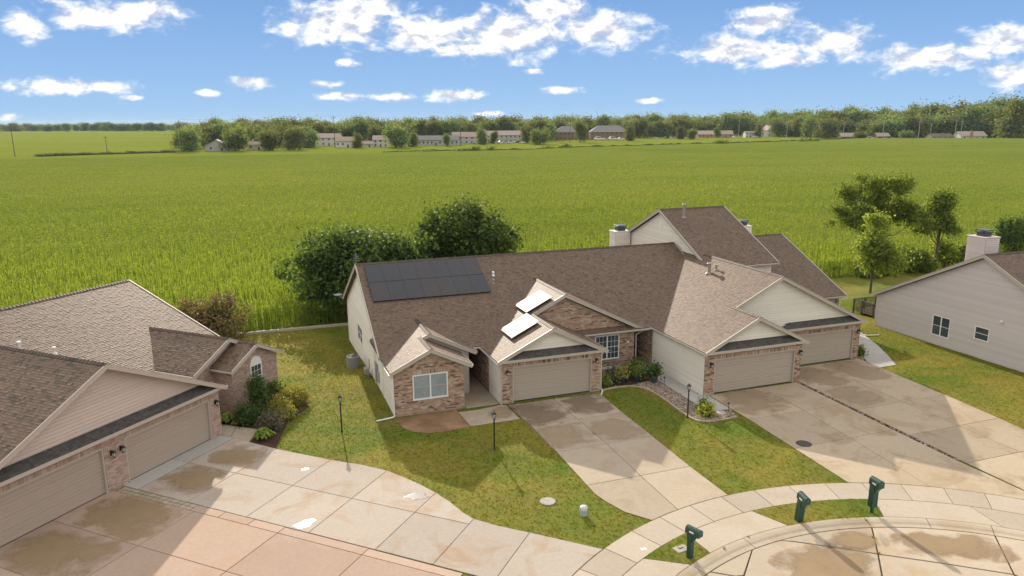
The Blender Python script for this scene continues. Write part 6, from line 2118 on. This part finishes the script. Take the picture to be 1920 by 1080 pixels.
far_house('dark brown low house beside the rounded bush', 1596, 602, 14, 9, 3.0, 2.6, 'brown', 'tan', 0.0, wins=4)
far_house('dark low house behind a white van', 1658, 604, 10, 8, 3.0, 2.4, 'brown', 'tan', 0.05, wins=3)
far_house('low tan house with a brown roof near the right end', 1768, 585, 17, 9, 2.8, 2.2, 'tan', 'brown', 0.05, wins=4)
hr = far_house('pale house with an orange brick chimney near the right end', 1826, 580, 21, 10, 3.4, 3.2, 'white', 'rose', 0.1, wins=4)
MB().box(-3.6, -5.7, 0, -1.4, -4.9, 7.2).build('chimney', WALLM['orange'], hr)

# vehicles parked far off
def car_mesh(l_, w_, h):
    prof = [(-0.5, 0.22), (0.5, 0.22), (0.5, 0.55), (0.33, 0.60), (0.18, 0.97), (-0.22, 1.0), (-0.38, 0.62), (-0.5, 0.58)]
    b = MB()
    b.extr([(x * l_, z * h) for x, z in prof], 'y', -w_ / 2, w_ / 2, (1, 1, 0.999))
    return b.mesh('car')


CARM = {k: paint('car_%s_mat' % k, c, 0.3, 0.03, spec=0.6) for k, c in dict(white=(0.75, 0.75, 0.75), silver=(0.5, 0.5, 0.5), dark=(0.05, 0.055, 0.06), red=(0.25, 0.03, 0.03)).items()}


def car(u, Y, colr, l_=4.6, h=1.5, label=None, group=None, yaw=0.0):
    r = thing('parked_car' if h < 2.2 else 'parked_van', label, 'car' if h < 2.2 else 'van', Matrix.Translation((wx(u, Y), Y, -0.7)) @ Matrix.Rotation(yaw, 4, 'Z'), group)
    me = car_mesh(l_, 1.8, h)
    link('body', me, CARM[colr], r)
    for sx in (-0.32, 0.32):
        for sy in (-0.9, 0.9):
            MB().tube([(sx * l_, sy - 0.1, 0.33), (sx * l_, sy + 0.1, 0.33)], 0.33, 10).build('wheel', BLACK, r)
    MB().box(-0.30 * l_, -0.93, 0.64 * h, 0.22 * l_, 0.93, 0.9 * h).build('side_window', GLASS, r)


for k, u in enumerate((893, 902, 911, 922, 931, 941, 950, 960, 971, 981)):
    car(u, 545 + (k % 3) * 6, ('white', 'silver', 'white', 'dark', 'white')[k % 5], 4.6, 1.6, '%s car parked in the row before the grey apartment block' % ('white', 'silver', 'white', 'dark', 'white')[k % 5], 'cars before the apartment block', rng.uniform(-0.3, 0.3))
for u, c_, l_, h in ((1124, 'white', 8, 3.0), (1138, 'silver', 5, 1.7), (1150, 'white', 8, 2.9), (1166, 'white', 6, 2.4)):
    car(u, 622, c_, l_, h, ('white van' if h > 2.2 else 'silver car') + ' parked before the brick hip-roofed building', 'vehicles before the brick building')
for u, Y, c_ in ((1232, 660, 'white'), (1252, 665, 'dark'), (1262, 662, 'silver'), (1380, 680, 'white'), (1418, 682, 'white'), (1300, 672, 'silver')):
    car(u, Y, c_, 4.8, 1.6, '%s car parked along the far road by the orange brick houses' % c_, 'cars along the far road')
for u, l_, h, lab in ((1632, 7, 2.8, 'white van in front of the dark low house'), (1755, 12, 2.6, 'long white camper beside the low tan house')):
    car(u, 588, 'white', l_, h, lab)
for u in (1663, 1676):
    car(u, 588, 'silver', 4.8, 1.7, 'silver car beside the pale bushy tree', 'silver cars by the bushy tree')

# ================================================================== poles and wires
POLE = paint('pole_wood_mat', (0.16, 0.13, 0.11), 0.9, 0.15)
POLE_L = paint('pale_pole_mat', (0.42, 0.38, 0.34), 0.8, 0.1)
WIRE = paint('wire_mat', (0.30, 0.29, 0.28), 0.5, 0.05)
TOPS = {}


def pole(u, Y, ytop, label, mat=POLE, arm=True):
    x = wx(u, Y)
    h = CAMH - (ytop - 226) * depth(Y) / 1390.0 + 1.0
    r = thing('utility_pole', label, 'utility pole', Matrix.Translation((x, Y, -1.0)), 'utility poles along the far roads')
    MB().tube([(0, 0, -0.5), (0, 0, h)], [0.24, 0.15], 8).build('pole', mat, r)
    if arm:
        MB().box(-1.3, -0.08, h - 1.1, 1.3, 0.08, h - 0.9).build('crossarm', mat, r)
    TOPS[u] = (x, Y, h - 1.0)


LABP = 'wooden utility pole standing along the far road'
for u, Y, yt in ((29, 374, 233), (202, 428, 250), (342, 424, 222), (630, 470, 216), (865, 500, 219), (1070, 560, 226), (1216, 650, 223)):
    pole(u, Y, yt, LABP)
for u, Y, yt in ((1386, 640, 227), (1429, 640, 233), (1476, 640, 231), (1582, 620, 232), (1656, 585, 230), (1723, 580, 229), (1745, 590, 236), (1791, 575, 227), (1802, 580, 230), (1877, 570, 238)):
    pole(u, Y, yt, 'pale utility pole standing before the right tree line', POLE_L)


def wire(a, b, dz, sag, label):
    A, B = Vector(TOPS[a]), Vector(TOPS[b])
    pts = []
    for i in range(9):
        t = i / 8
        p = A.lerp(B, t)
        pts.append((p.x, p.y, p.z + dz - sag * 4 * t * (1 - t)))
    tag(MB().tube(pts, 0.045, 4).build('power_line', WIRE), label, 'wire', 'power lines between the far poles')


seqs = [[342, 630, 865, 1070, 1216], [1386, 1476, 1582, 1656, 1723, 1791, 1877]]
for s in seqs:
    for i in range(len(s) - 1):
        for dz in (0.3, -1.6):
            wire(s[i], s[i + 1], dz, 1.2, 'thin power line strung between the far utility poles')


# ================================================================== the air
m_, n_ = new_mat('haze_mat')
v_ = n_('ShaderNodeVolumePrincipled', {'Color': (0.62, 0.82, 1.0, 1), 'Density': 0.00006, 'Anisotropy': 0.0})
o_ = n_('ShaderNodeOutputMaterial')
m_.node_tree.links.new(v_.outputs[0], o_.inputs['Volume'])
MB().box(-9100, -2100, -2.2, 9100, 12100, 45).build('haze', m_, kind='stuff')
